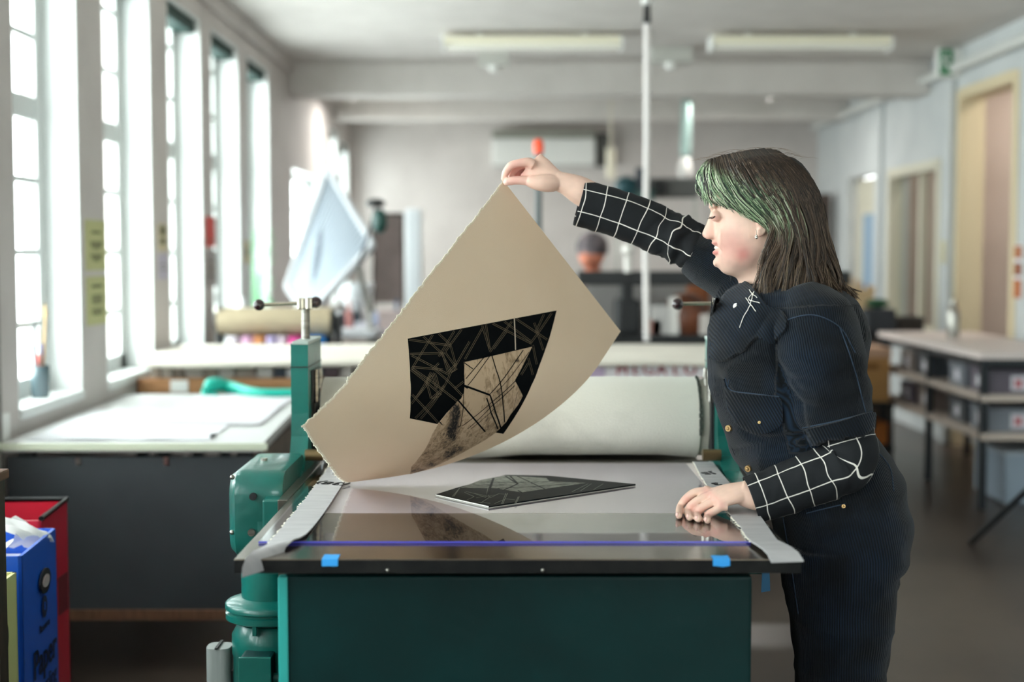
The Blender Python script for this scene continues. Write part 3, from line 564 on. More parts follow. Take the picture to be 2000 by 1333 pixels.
# framed prints on the wall strip at the far right
r = empty('wall_collage', (3.19, 8.5, zat(582, 8.8)), 'orange-brown framed picture on the wall at the far right edge', 'picture')
z0, z1 = zat(583, 8.9), zat(478, 8.9)
MB().box(XR - .02, XR, 8.2, 9.02, z0, z1).build('board', mat('collage_white', 'd9dce2', .7), r)
for a, b_, c in [(.0, .35, 'b0612f'), (.42, .66, '8a4a2a'), (.74, .98, 'a8602f')]:
    MB().box(XR - .024, XR - .02, 8.22, 9.015, z0 + (z1 - z0) * a, z0 + (z1 - z0) * b_).build('orange_strip', mat('orange_' + c, c, .6), r)
# plain switch plate on the pilaster
MB().box(XR - .065, XR - .05, 10.34, 10.42, zat(515, 10.3), zat(470, 10.3)).build('switch_plate', mat('switch_cream', 'c9c2a0', .5), label='small yellowish plate on the right wall pilaster', cat='switch')
# dark easel foot at the lower right
P0, P1 = onz(1897, 1060, .012), at(2010, 955, 5.9)
r = empty('folding_stand', (P0[0] + .3, P0[1], 0), 'dark folding stand leg reaching across the floor at the right edge', 'stand')
e2 = P1 + (P1 - P0) * 1.4; MB().tube([P0, (P0 + e2) / 2, e2], .014, 10).build('leg', M_leg, r, smooth=True)
P3 = np.array([e2[0] + .5, e2[1] + .1, .012]); MB().tube([P3, (P3 + e2) / 2, e2], .014, 10).build('leg', M_leg, r, smooth=True)
P4 = np.array([e2[0] + .1, e2[1] + .7, .012]); MB().tube([P4, (P4 + e2) / 2, e2 + (0.01, .02, 0)], .014, 10).build('leg', M_leg, r, smooth=True)
MB().ball(e2, .03, 8).build('hub', M_leg, r, smooth=True)
# cardboard box, orange crate and dark clutter behind the woman's back
yx = 9.3; xa, xb = xat(1640, yx), xat(1740, yx)
r = empty('cart', ((xa + xb) / 2, yx + .3, 0), 'low dark cart carrying the cardboard box behind the woman', 'cart')
zsh = zat(785, yx)
MB().box(xa - .1, xb + .02, yx - .05, yx + .55, zsh - .03, zsh - .0, .004).build('upper_tray', M_black, r)
MB().box(xa - .1, xb + .02, yx - .05, yx + .55, .1, .13, .004).build('lower_tray', M_black, r)
for x in (xa - .08, xb): 
    for y in (yx - .03, yx + .53): MB().box(x - .014, x + .014, y - .014, y + .014, 0.0, zsh).build('leg', M_black, r)
r = empty('cardboard_box', ((xa + xb) / 2, yx + .2, zsh), 'orange-brown cardboard box right behind the woman', 'box')
MB().box(xa, xb, yx, yx + .4, zsh, zat(690, yx), .004).build('carton', mat('cardboard', 'b98a52', .8, c2='c4955c', nscale=3), r)
MB().box(xa - .005, xb + .005, yx - .005, yx + .405, zat(700, yx), zat(680, yx), .004).build('lid', mat('cardboard_lid', 'c7a085', .8), r)
MB().box(xa + .12, xb - .08, yx - .004, yx, zat(722, yx), zat(710, yx)).build('printed_band', mat('cardboard_print', '8a5f33', .8), r)
MB().box(xa + .02, xb, yx + .02, yx + .4, .131, .131 + .14, .006).build('orange_crate', mat('orange_crate', 'c9742c', .6), label='orange crate on the lower tray beneath the cardboard box', cat='crate')
MB().box(xa - .04, xa + .16, yx + .0, yx + .1, .275, .30, .004).build('white_folder', M_white, label='white folder lying on the orange crate', cat='folder')
yy = 9.9
r = empty('back_counter', (2.4, 10.2, 0), 'dark counter behind the right-hand table', 'counter')
MB().box(xat(1560, yy), xat(1835, yy), yy, yy + .6, zat(668, yy) - .03, zat(668, yy), .005).build('counter_top', mat('counter_dark', '5b5350', .6), r)
MB().box(xat(1565, yy), xat(1742, yy), yy + .03, yy + .58, 0, zat(668, yy) - .03, .005).build('carcass', mat('counter_body', '6b6055', .7), r)
zz = zat(668, yy)
def cl(u0, u1, v0, c, name, label, cat, dy=.1):
    MB().box(xat(u0, yy), xat(u1, yy), yy + dy, yy + dy + .2, zz, zat(v0, yy), .015).build(name, mat('clutter_' + c, c, .7), label=label, cat=cat)
cl(1700, 1758, 605, '2b3036', 'toolbox', 'dark toolbox on the back counter below the cream door', 'toolbox')
MB().ball((xat(1727, yy), yy + .2, zat(605, yy) + .036), .07, 10, (1.2, 1, .5)).build('green_cloth', mat('green_cloth', '1f4a30', .9), smooth=True, label='dark green cloth lying on the toolbox', cat='cloth')
cl(1772, 1825, 622, '35332f', 'speaker_box', 'dark low box on the back counter left of the steel bottle', 'box', .24)
cl(1765, 1820, 650, '7a4a35', 'book', 'red-brown book in front of the dark low box', 'book', 0)
cl(1660, 1695, 640, '8c7a6a', 'basket', 'small taupe basket on the back counter by the woman', 'basket', .0)
r = empty('paper_bag', (xat(1672, 10.2), 10.35, zz), 'tan paper bag of rolls behind the tips of the hair', 'bag')
MB().prism([(xat(1645, 10.2), 10.25, zz), (xat(1700, 10.2), 10.25, zz), (xat(1712, 10.2), 10.25, zat(560, 10.2)), (xat(1690, 10.2), 10.25, zat(570, 10.2)), (xat(1640, 10.2), 10.25, zat(548, 10.2))], (0, .15, 0)).build('bag', mat('tan_paper', 'c4ab86', .85, c2='b49a74', nscale=5), r)
for k, u in enumerate((1655, 1670, 1683, 1702)): MB().cyl((xat(u, 10.3), 10.3 + .02 * k, zz + .02), (xat(u + 6 - 4 * k, 10.3), 10.32, zat(540 + 5 * k, 10.3)), .012, n=10).build('paper_roll', mat('roll_tan', 'b99c74', .8), r, smooth=True)
r = empty('tall_dark_panel', (xat(1605, 14), 14.2, 0), 'tall dark brown panel standing right behind the hair', 'panel')
MB().box(xat(1590, 14), xat(1620, 14), 14, 14.2, 0, zat(378, 14), .01).build('panel', mat('dark_brown_panel', '3f322b', .6), r)

# ------------------------------------------------------------------ recycling bins at the left
def quadbox(b_, pts, z0, z1): return b_.prism([(p[0], p[1], z0) for p in pts], (0, 0, z1 - z0))
M_blue = mat('blue_corrugated_plastic', '0f55c4', .4); M_red = mat('red_corrugated_plastic', 'c41230', .4); M_yel = mat('pale_yellow_plastic', 'd3cf8e', .5)
def recycle_bin(name, near, far, w_, H_, m, label, lining):
    n_ = np.array(near, float); f_ = np.array(far, float); d = f_ - n_; L_ = np.linalg.norm(d); d /= L_; s_ = np.array([-d[1], d[0]]); 
    if s_[0] > 0: s_ = -s_
    r = empty(name, (n_[0], n_[1], 0), label, 'bin', 'recycling bins at the left edge')
    t = .008; b_ = MB()
    q = lambda a, b__: n_ + d * a + s_ * b__
    quadbox(b_, [q(0, 0), q(L_, 0), q(L_, t), q(0, t)], 0.002, H_); quadbox(b_, [q(0, w_), q(L_, w_), q(L_, w_ - t), q(0, w_ - t)], 0.002, H_)
    quadbox(b_, [q(0, 0), q(t, 0), q(t, w_), q(0, w_)], 0.002, H_); quadbox(b_, [q(L_, 0), q(L_ - t, 0), q(L_ - t, w_), q(L_, w_)], 0.002, H_)
    quadbox(b_, [q(0, 0), q(L_, 0), q(L_, w_), q(0, w_)], 0.002, .012)
    b_.build('box_shell', m, r)
    li = MB(); quadbox(li, [q(2 * t, 2 * t), q(L_ - 2 * t, 2 * t), q(L_ - 2 * t, w_ - 2 * t), q(2 * t, w_ - 2 * t)], .02, H_ - .06); li.build('contents', lining, r)
    return r, q, d, s_, L_
rb, q, d, s_, L_ = recycle_bin('recycling_bin', (-1.118, 3.205), (-1.147, 3.54), .34, .70, M_blue, 'blue paper recycling bin with black lettering', mat('waste_paper', 'c9c6cf', .8))
ex = Vector((d[0], d[1], 0)); o_ = lambda a, z: Vector((*(q(a, 0) - s_ * .0035), z))
hb = MB()   # hand hole ring
ringp = [o_(.19 + .05 * math.cos(a) * (1 if abs(math.cos(a)) > .3 else 1), .60 + .03 * math.sin(a)) for a in np.linspace(0, 2 * PI, 25)[:-1]]
hb.prism(ringp, Vector((-s_[0], -s_[1], 0)) * .005); hb.build('handle_rim', M_black, rb)
MB().prism([o_(.19 + .032 * math.cos(a), .60 + .015 * math.sin(a)) for a in np.linspace(0, 2 * PI, 20)[:-1]], Vector((-s_[0], -s_[1], 0)) * .0065).build('handle_opening', mat('hole_pinkish', 'b9a5a5', .8), rb)
M_ink = mat('bin_ink', '0b1a3c', .6)
for tx_, sz_, z_, bo_ in (('Paper', .098, .415, .002), ('Recycling', .058, .345, .0), ('Resource', .026, .490, .0004)): put_text(MB(), tx_, sz_, o_(.19, z_), ex, (0, 0, 1), bo_).build('lettering', M_ink, rb, fix=False)
t = MB(); t.prism([o_(.19 + .024 * math.cos(a), .537 + .027 * math.sin(a)) for a in np.linspace(0, 2 * PI, 20)[:-1]], Vector((-s_[0], -s_[1], 0)) * .001).build('round_emblem', M_ink, rb)
t = MB(); put_text(t, '8', .03, o_(.19, .537) + Vector((-s_[0], -s_[1], 0)) * .0012, ex, (0, 0, 1)); t.build('emblem_mark', M_blue, rb, fix=False)
t = MB(); put_text(t, 'A', .04, o_(.19, .282), ex, (0, 0, 1)); t.build('small_mark', M_ink, rb, fix=False)
cr = MB(); G = []
for i in range(12):
    row = []
    for j in range(9):
        a = i / 11; b_ = j / 8
        p = np.array([-1.235 + .09 * a * .5 + .03 * math.sin(b_ * 5), 3.34 + .14 * a, .69 + .07 * b_ - .03 * a * a + .02 * noise.noise((a * 5, b_ * 4, 2))]); p[0] += .05 * b_ * (1 - b_) * 4 * .6
        row.append(p)
    G.append(row)
cr.grid(G); cr.grid(np.array(G) + (.0015, 0, 0), True); cr.build('crumpled_paper', mat('scrap_white', 'f1eff0', .8), smooth=True, label='crumpled white paper sticking out of the blue bin', cat='paper')
rr_, q2, d2, s2, L2 = recycle_bin('recycling_bin', (-1.19, 3.56), (-1.212, 3.84), .36, .715, M_red, 'red recycling bin with a black liner behind the blue one', M_black)
t = MB(); P = Vector((*(q2(.2, 0) - s2 * .003), .48)); t.box(-.0, .0015, -.04, .04, -.05, .05); t.v = [(P.x + a, P.y + b_, P.z + c) for a, b_, c in t.v]; t.build('dark_print', mat('dark_red_print', '6d0c1c', .6), rr_)
lin_ = MB(); 
for k in range(3): lin_.tube([(*q2(.0, .0 + .0), .72), (*q2(.28, .0), .722), (*q2(.28, .34), .722), (*q2(0, .34), .72)], .007, 8)
lin_.build('liner_rim', mat('black_liner', '0d0e10', .3), rr_, smooth=True)
ry, q3, d3, s3, L3 = recycle_bin('recycling_bin', (-1.112, 3.03), (-1.118, 3.17), .32, .672, M_yel, 'pale yellow recycling bin with black lettering in front of the blue one', M_black)
t = MB(); put_text(t, 'd', .12, Vector((*(q3(.075, 0) - s3 * .002), .345)), (d3[0], d3[1], 0), (0, 0, 1), .002); t.build('lettering', M_black, ry, fix=False)
t = MB().prism([Vector((*(q3(.04 + .02 * math.cos(a), 0) - s3 * .002), .55 + .035 * math.sin(a))) for a in np.linspace(0, 2 * PI, 20)[:-1]], (.003, 0, 0)).build('hand_hole', M_black, ry)
r = empty('wooden_stand', (-1.12, 2.9, 0), 'brown wooden post with a pale cap at the lower left edge', 'stand')
MB().box(-1.16, xat(12, 2.93, 1050), 2.88, 2.93, 0, zat(935, 2.9), .003).build('post', mat('dark_wood_post', '3f2f25', .6, c2='2e221b', nscale=8, stretch=(8, 8, 1)), r)
MB().box(-1.18, xat(19, 2.94, 935), 2.87, 2.94, zat(940, 2.9), zat(921, 2.9), .004).build('cap', M_dwood, r)

# ------------------------------------------------------------------ the etching press
ZB = .87
A0 = onz(457, 1093, ZB); A1 = onz(1565, 1093, ZB); yb = (A0[1] + A1[1]) / 2; xa, xb = A0[0], A1[0]; TH = .0245
press = empty('etching_press', ((xa + xb) / 2, 3.3, 0), 'large teal electric etching press with steel bed and felt-covered roller', 'press')
m_bed = mat('bed_steel', '8d8276', .16, 1., c2='6f665c', nscale=9, lo=.35, hi=.75, bump=.02, bscale=200)
MB().box(xa, xb, yb, 4.75, ZB - TH, ZB, .0015).build('bed', m_bed, press)
MB().box(xa + .0005, xb - .0005, yb - .0012, yb + .002, ZB - TH + .001, ZB - .002).build('bed_front_edge', mat('blackened_edge', '0b0c0d', .6, c2='171716', nscale=30, spec=.2), press)
for u in (757, 1060): P = at(u, 1114, yb); MB().ball((P[0], yb - .002, P[2]), .003, 8).build('edge_nick', M_steel, press, smooth=True)
# body under the bed
bx0, bx1 = xat(553, 2.52, 1122), xat(1466, 2.52, 1122)
MB().box(bx0, bx1, 2.5, 4.4, .03, ZB - TH - .03, .006).build('body', M_teal_shaded, press)
MB().box(bx0 - .006, bx0 + .012, 2.494, 2.52, .03, ZB - TH - .03, .003).build('corner_strip', mat('teal_edge', '2fa39c', .35), press)  # lighter teal paints a highlight along the body's left edge
MB().box(bx0 + .05, bx1 - .05, 2.7, 4.3, ZB - TH - .03, ZB - TH - .001).build('bed_bearing', M_black, press)
# side frames, with columns
for s in (-1, 1):
    X0 = abs(xa) + .026 if s < 0 else xb + .012; 
    fx = lambda a, b_: (s * a, s * b_)
    x0, x1 = fx(X0, X0 + .036); x2, x3 = fx(X0 - .022, X0)
    MB().box(x0, x1, 3.02, 4.25, .70, .862, .004).build('side_frame', M_teal, press)
    MB().box(x2, x3, 3.0, 4.25, .70, .866, .002).build('steel_rail', mat('rail_steel', '77746c', .3, 1.), press)
    # column: front profile flares outwards at the foot
    c = MB(); prof = [(3.25, .862), (3.36, .872), (3.42, .90), (3.445, .945), (3.45, 1.0), (3.45, 1.17), (3.68, 1.17), (3.68, .862)]
    c.prism([(x0 - s * .003, y_, z_) for y_, z_ in prof], (s * .042, 0, 0)); c.build('column', M_teal, press)
    MB().box(x0 - s * .004, x0 + s * .041, 3.447, 3.685, 1.112, 1.1145).build('column_joint', M_black, press)
    MB().box(x0 - s * .0045, x0 + s * .035, 3.446, 3.684, 1.168, 1.176, .002).build('column_cap', mat('worn_cap', 'a9b8b2', .4, .3), press)
    MB().box(x0 - s * .006, x0 - s * .003, 3.50, 3.63, .90, 1.10, .001).build('column_slot', M_black, press)
    MB().box(x0 - s * .012, x0 - s * .006, 3.505, 3.625, .90, 1.02, .003).build('bearing_block', M_black, press)
    MB().tube([(x0 - s * .01, 3.54, 1.02), (x0 - s * .01, 3.54, 1.10)], .006, 8).tube([(x0 - s * .012, 3.58, 1.05), (x0 - s * .014, 3.585, 1.075), (x0 - s * .012, 3.58, 1.10)], .008, 8).build('lift_link', M_steel, press, smooth=True)
    MB().cyl((x0 - s * .002, 3.40, .905), (x0 - s * .045, 3.40, .905), .014).build('stop_pin', mat('brass_dull', '7d6a4c', .4, .8), press, smooth=True)
    # screw with cross handle
    xs = x0 + s * .018; ys = 3.56; zt_ = zat(605, ys)
    MB().cyl((xs, ys, 1.17), (xs, ys, zt_), .0105, n=24).build('pressure_screw', M_steel, press, smooth=True)
    th = MB()
    for k in range(18): th.lathe((xs, ys, 1.178 + .0044 * k), [(.0104, 0), (.0118, .0011), (.0104, .0022)], 20)
    th.build('screw_thread', mat('thread_steel', '6f6d68', .3, 1.), press, smooth=True)
    hub = MB().box(xs - .018, xs - .004, ys - .016, ys + .016, zt_, zt_ + .03, .003).box(xs + .003, xs + .018, ys - .016, ys + .016, zt_, zt_ + .03, .003).box(xs - .006, xs + .005, ys - .013, ys + .013, zt_ + .002, zt_ + .028, .002); hub.build('handle_hub', mat('polished_nickel', 'd5cfc0', .22, 1.), press)
    zr = zt_ + .014; hb_ = press
    if s < 0: a_ = (xat(508, ys), ys - .01, zr - .002); b_ = (xat(617, ys), ys + .005, zr + .004)
    else: a_ = (xat(1322, ys), ys - .01, zr); b_ = (xs + .05, ys + .01, zr + .003)
    MB().cyl(a_, b_, .0045, .0045, 14).build('handle_rod', mat('rod_nickel', 'c9c2ae', .25, 1.), press, smooth=True)
    MB().ball(a_, .0145, 16).build('handle_ball', mat('bakelite_maroon', '2a1418', .12, coat=.6), press, smooth=True)
    MB().ball(b_, .0145, 16).build('handle_ball', mat('bakelite_maroon', '2a1418', .12, coat=.6), press, smooth=True)
# roller and felts
yr, rr = 3.62, .094; zr = ZB + .009 + rr
MB().cyl((-.44, yr, zr), (.44, yr, zr), rr - .012, n=48).build('roller_drum', M_steel, press, smooth=True)
MB().cyl((-.5, yr, zr), (.52, yr, zr), .03).build('roller_shaft', M_black, press, smooth=True)
def felt(x0, x1, R, label, mm, seed, y_tail):
    n = 64; G = []
    for i in range(n + 1):
        X = x0 + (x1 - x0) * i / n; row = []; ed = .004 * noise.noise((seed, i * .3, 0))
        for k in range(40):
            a = -PI * .42 + (PI * 1.28) * k / 39     # from under the front, over the top, down the back
            ang = PI + a if False else a
            sag = .010 * max(0, math.sin((X + .1) * 9 + 2)) * max(0, math.cos(a + 1.2)) ** 3
            r_ = R + .0018 * noise.noise((X * 6, k * .2, seed)) + sag
            row.append((X + (ed if i in (0, n) else 0), yr - r_ * math.cos(a), zr + r_ * math.sin(a) * (1. if math.sin(a) > 0 else .96)))
        row += [(X, yr + R + .02, ZB + .04 + seed * .0), (X, yr + .22, ZB + .02 + .004 * seed), (X, y_tail, ZB + .012 + .004 * seed)]
        G.append(row)
    G = np.array(G); b_ = MB(); b_.grid(G); c_ = np.array([0, yr, zr]); Nn = G - c_; Nn[..., 0] = 0; Nn /= np.linalg.norm(Nn, axis=2)[..., None]
    b_.grid(G - Nn * .004, True)
    for i in (0, n):
        for j in range(G.shape[1] - 1):
            a = i * G.shape[1] + j; k2 = (n + 1) * G.shape[1]; b_.f.append((a, a + 1, a + 1 + k2, a + k2)); b_.mi.append(0)
    o = b_.build('felt_blanket', mm, press, smooth=True); o['label'] = label; return o
M_felt = mat('roller_felt', 'd9d6cb', .95, c2='a9a69c', nscale=5, lo=.52, hi=.85, bump=.35, bscale=350, sheen=.3)
felt(-.478, .468, rr + .008, 'outer white felt blanket', M_felt, 1., 4.5)
felt(-.470, .494, rr + .002, 'inner felt edge showing at the right', mat('inner_felt', 'cfccc0', .95, c2='b5b2a6', nscale=8), 2., 4.4)
tb = MB()
for k in range(24):
    a = -.3 + 1.7 * k / 23; R = rr + .009; X = .4685 + .002 * noise.noise((k * .9, 0, 4)); tb.box(X - .002, X + .0025 + .002 * random.random(), yr - R * math.cos(a) - .006, yr - R * math.cos(a) + .004, zr + R * math.sin(a) - .006, zr + R * math.sin(a) + .005)
tb.build('felt_seam', mat('dark_seam', '3a3f38', .9), press)  # dark bits paint the shade in the gap between the two felts
# drive at the left: gear cover, flange, motor, capacitor, junction box
gx, gy = xat(500, 3.2), 3.22
gc = MB(); 
def rr_prof(x, sc, y0, y1, z0, z1, rad, n=8):
    P = []
    for cy, cz, a0 in ((y1 - rad, z1 - rad, 0), (y0 + rad, z1 - rad, PI / 2), (y0 + rad, z0 + rad, PI), (y1 - rad, z0 + rad, 1.5 * PI)):
        for k in range(n): a = a0 + PI / 2 * k / (n - 1); P.append((x, cy + rad * math.cos(a), cz + rad * math.sin(a)))
    P = np.array(P); c = P.mean(0); return c + (P - c) * sc
zc0, zc1 = zat(1098, 3.07), zat(924, 3.07)
xL, xR_ = xat(436, 3.07), xat(548, 3.07)
gc.rings([rr_prof(x, k, 3.07, 3.42, zc0, zc1, .05) for x, k in ((xL, .74), (xL + .004, .86), (xL + .014, .93), (xL + .016, .95), (xL + .02, .985), (xL + .035, 1.0), (xR_ - .01, 1.0), (xR_, .97))])
gc.build('gear_cover', M_teal, press, smooth=True)
for y_, z_, on in ((3.05, .78, 0), (3.06, .9, 0)): MB().ball((xL + .012, y_ + .03, z_), .0055, 8).build('cover_screw', M_steel, press, smooth=True)
for u, v in ((495, 970), (492, 1040)): P = at(u, v, 3.068); MB().cyl((P[0], 3.06, P[2]), (P[0], 3.075, P[2]), .008).build('cover_bolt', M_black if v < 1000 else M_steel, press, smooth=True)
MB().cyl((xat(513, 3.25), 3.25, zc1 - .004), (xat(513, 3.25), 3.25, zc1 + .006), .008).build('oil_cap', M_steel, press, smooth=True)
mx, my = xat(520, 3.12), 3.13
MB().cyl((mx, my, .62), (mx, my, ZB - TH - .04), .062, n=40).build('drive_neck', M_teal, press, smooth=True)
zf = zat(1182, my)
MB().lathe((mx, my, zf), [(.06, .022), (.094, .012), (.098, .008), (.098, -.002), (.09, -.006), (.09, -.01), (.097, -.012), (.097, -.024), (.085, -.03), (.05, -.03)], 48).build('flange', M_teal, press, smooth=True)
MB().lathe((mx, my, .06), [(0, 0), (.078, 0), (.082, .02), (.082, .44), (.084, .442), (.084, .485), (.07, .51), (.05, .515), (.05, .55), (0, .55)], 48).build('motor', M_teal, press, smooth=True)
P = at(497, 1232, my - .085); MB().box(P[0] - .004, P[0] + .006, my - .092, my - .078, P[2] - .012, P[2] + .012, .002).build('motor_lug', M_teal, press)
MB().box(xat(466, my - .1), xat(528, my - .1), my - .135, my - .07, .2, zat(1286, my - .135), .006).build('junction_box', M_teal_shaded, press)
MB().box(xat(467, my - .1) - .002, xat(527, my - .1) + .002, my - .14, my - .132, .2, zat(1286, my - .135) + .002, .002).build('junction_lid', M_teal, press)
MB().cyl((xat(528, my - .1), my - .1, .47), (xat(552, my - .1), my - .1, .47), .012).build('cable_gland', M_teal, press, smooth=True)
cx_ = xat(421, my); cb = MB(); a_ = np.arange(32) * 2 * PI / 32
cb.prism(np.stack([cx_ + .027 * np.sign(np.cos(a_)) * abs(np.cos(a_)) ** .6, my + .03 * np.sign(np.sin(a_)) * abs(np.sin(a_)) ** .6, np.full(32, .15)], -1), (0, 0, zat(1262, my) - .15)); cb.build('capacitor_box', mat('capacitor_grey', '8d9290', .4), press)
MB().box(cx_ - .004, cx_ + .002, my - .034, my + .034, zat(1262, my) - .0, zat(1262, my) + .004).build('capacitor_strap', M_black, press)
MB().box(cx_ + .02, mx - .06, my - .01, my + .01, .3, .46).build('capacitor_bracket', M_black, press)
MB().box(mx - .11, mx + .11, my - .11, my + .15, 0, .06, .004).build('drive_foot', M_black, press)
MB().box(mx + .05, bx0 + .02, my - .03, my + .03, .5, .56).build('drive_bracket', M_black, press)
# blue masking tape and a loose end hanging under the bed
M_tape = mat('blue_masking_tape', '2b9be8', .6, bump=.1)
for u0, u1, v0, lb in ((634, 665, 1084, 'piece of blue masking tape on the front edge of the bed, left'), (1388, 1421, 1086, 'folded piece of blue masking tape on the front edge of the bed, right')):
    a = onz(u0, v0, ZB + .0006); b_ = onz(u1, v0, ZB + .0006)
    t = MB(); G = []
    for X in np.linspace(a[0], b_[0], 6):
        k = noise.noise((X * 60, 1, 1)) * .002
        G.append([(X, a[1] + k, ZB + .0008), (X, yb + .006, ZB + .0009), (X, yb - .0022, ZB + .0006), (X, yb - .0028, ZB - .006), (X, yb - .0028, ZB - .0115 + k)])
    G = np.array(G); t.grid(G); t.grid(G + (0, -.0003, .0003), True); t.build('masking_tape', M_tape, smooth=True, label=lb, cat='tape')
P = at(1491, 1122, 2.75); t = MB(); t.prism([(P[0], 2.75, ZB - TH), (P[0] + .008, 2.75, ZB - TH), (P[0] + .014, 2.75, zat(1155, 2.75)), (P[0] - .004, 2.75, zat(1158, 2.75))], (0, .0006, 0)); t.build('tape_end', mat('dark_blue_tape', '1c5f86', .6), label='dark blue tape end hanging below the bed by the woman', cat='tape')

# sheet under the acrylic, acrylic plate, rubber strips
zs = ZB + .0004
a = onz(612, 1003, zs); b_ = onz(1432, 1003, zs)
MB().prism([(a[0], a[1], zs), (b_[0], b_[1], zs), (.45, 3.50, zs), (-.45, 3.50, zs)], (0, 0, .0004)).build('registration_sheet', mat('registration_white', 'e6dad4', .6, c2='ddd1cb', nscale=3), label='white registration sheet lying under the clear plate', cat='paper')
za = ZB + .001; ac0 = onz(505, 1058, za + .003); ac1 = onz(1466, 1058, za + .003)
M_acr = glass('acrylic_clear', (.95, .95, .99), 1.25, .012, 1.49)
ac = empty('acrylic_plate', ((ac0[0] + ac1[0]) / 2, 3.0, za), 'clear acrylic plate with a blue-violet front edge on the press bed', 'plate')
MB().box(ac0[0], ac1[0], ac0[1], 3.5, za, za + .003).build('clear_sheet', M_acr, ac)
MB().box(ac0[0], ac1[0], ac0[1] - .0012, ac0[1] - .0001, za - .0003, za + .0032).build('front_edge', mat('violet_edge', '4a48b8', .3, spec=.6), ac)
zp = za + .0032
def strip(name, L, R, mm, label, hang, seed, textlines):
    # L, R: outline pixels along left/right edge from far to near on the bed; then hangs over the front edge
    r = empty(name, ((onz(*L[-1], zp)[0] + onz(*R[-1], zp)[0]) / 2, 3.0, zp), label, 'strip', 'grey rubber strips on the press bed')
    def edge(Q, ragged):
        P = [onz(u, v, zp) for u, v in Q]; P = smooth_path(P, 10); P[:, 2] = zp
        P[:, 0] += ragged * np.array([noise.noise((seed, k * 1.7, 0)) for k in range(len(P))])
        return P
    Lp, Rp = edge(L, .0035), edge(R, .0)
    rows = []
    for p, q_ in zip(Lp, Rp):
        h = .0012 + max(0, .022 * math.exp(-((p[1] - (yb + .02)) / .08) ** 2) * 0.2)
        rows.append([p + (q_ - p) * t_ + np.array([0, 0, h]) for t_ in np.linspace(0, 1, 7)])
    p, q_ = Lp[-1], Rp[-1]; dx = (Lp[-1] - Lp[-2]) * .3
    for (dy, dz, sh) in hang:
        rows.append([np.array([p[0] + sh[0], p[1] + dy, zp + dz]) * (1 - t_) + t_ * np.array([q_[0] + sh[1], q_[1] + dy, zp + dz]) for t_ in np.linspace(0, 1, 7)])
    G = np.array(rows); b_ = MB(); b_.grid(G); T_ = .0024; b_.grid(G + (0, 0, T_), True); n1, n2 = G.shape[:2]; k2 = n1 * n2
    for seq in ([(i, 0) for i in range(n1)], [(i, n2 - 1) for i in range(n1)], [(0, j) for j in range(n2)], [(n1 - 1, j) for j in range(n2)]):
        for a, c in zip(seq[:-1], seq[1:]):
            ia, ic = a[0] * n2 + a[1], c[0] * n2 + c[1]; b_.f.append((ia, ic, ic + k2, ia + k2)); b_.mi.append(0)
    b_.build('rubber', mm, r, smooth=True, angle=50)
    fz = MB(); n_ = len(Lp)
    for k in range(int(n_ * 4)):
        i = random.random() * (n_ - 1.01); i0 = int(i); f_ = i - i0; P = Lp[i0] * (1 - f_) + Lp[i0 + 1] * f_; L_ = random.uniform(.0008, .0042)
        fz.prism([P + (0, 0, .002), P + (0, .004, .002), P + (-L_, .003 + random.uniform(-.003, .003), .002)], (0, 0, .0012))
    fz.build('torn_edge', mat('torn_fibre', 'ece6d6', .9), r)
    for txt, u, v, size, ey in textlines:
        c = onz(u, v, zp + .0036); t = MB(); c[2] = zp + .0040
        ey_ = Vector(ey).normalized(); put_text(t, txt, size, c, Vector((ey_.y, -ey_.x, 0)), ey_, .0006); t.build('handwriting', M_black, r, fix=False)
    return r
M_rub = mat('grey_rubber', 'b5b3b4', .55, c2='a9a7a9', nscale=10, stretch=(1, 4, 1))
strip('rubber_strip', [(652, 900), (612, 957), (556, 1027), (520, 1072)], [(700, 900), (664, 957), (632, 1006), (598, 1050)], M_rub, 'grey rubber strip along the left side of the bed, torn end over the front edge',
      [(-.03, .004, (-.006, -.006)), (-.06, .006, (-.012, -.014)), (-.095, .001, (-.018, -.022)), (-.115, -.010, (-.02, -.024)), (-.122, -.024, (-.02, -.024))], 3., [('(38)', 650, 945, .05, (-.35, -1, 0)), ('5', 662, 925, .05, (-.35, -1, 0))])
strip('rubber_strip', [(1354, 905), (1380, 950), (1425, 1006), (1466, 1062)], [(1392, 905), (1424, 945), (1478, 1003), (1518, 1060)], M_rub, 'grey rubber strip along the right side of the bed under the woman\'s sleeve',
      [(-.03, .003, (.004, .006)), (-.07, .004, (.008, .012)), (-.10, .001, (.012, .018)), (-.125, -.008, (.014, .022))], 8., [('J5', 1382, 925, .045, (.3, -1, 0)), ('3', 1398, 946, .045, (.3, -1, 0))])
# ------------------------------------------------------------------ inked plate lying on the press bed
zq = zp + .0002
def flat(poly, z): return [onz(u, v, z) for u, v in poly]
def z4(P): return [(840 + x / 4.762, 910 + y / 4.762) for x, y in P]
pz = zq + .0042
plate = empty('printing_plate', tuple(onz(1040, 955, zq)), 'dark angular inked printing plate lying flat on the press bed', 'plate')
outl = z4([(52, 268), (545, 378), (1912, 172), (1100, 93), (700, 86), (250, 205)])
pt = flat(outl, pz); MB().prism([(p[0], p[1], zq + .0012) for p in pt], (0, 0, pz - zq - .0012)).build('plate_block', mat('plate_black', '0b0e10', .55, c2='14181a', nscale=40, spec=.12), plate)
MB().prism([(p[0], p[1], zq) for p in pt], (0, 0, .0012)).build('plate_backing', mat('plate_backing', 'cfcdc4', .4), plate)
e0, e1_ = np.array(pt[0]), np.array(pt[1]); dn = (e1_ - e0) / np.linalg.norm(e1_ - e0); nn = np.array([dn[1], -dn[0], 0]); nn = nn if nn[1] < 0 else -nn
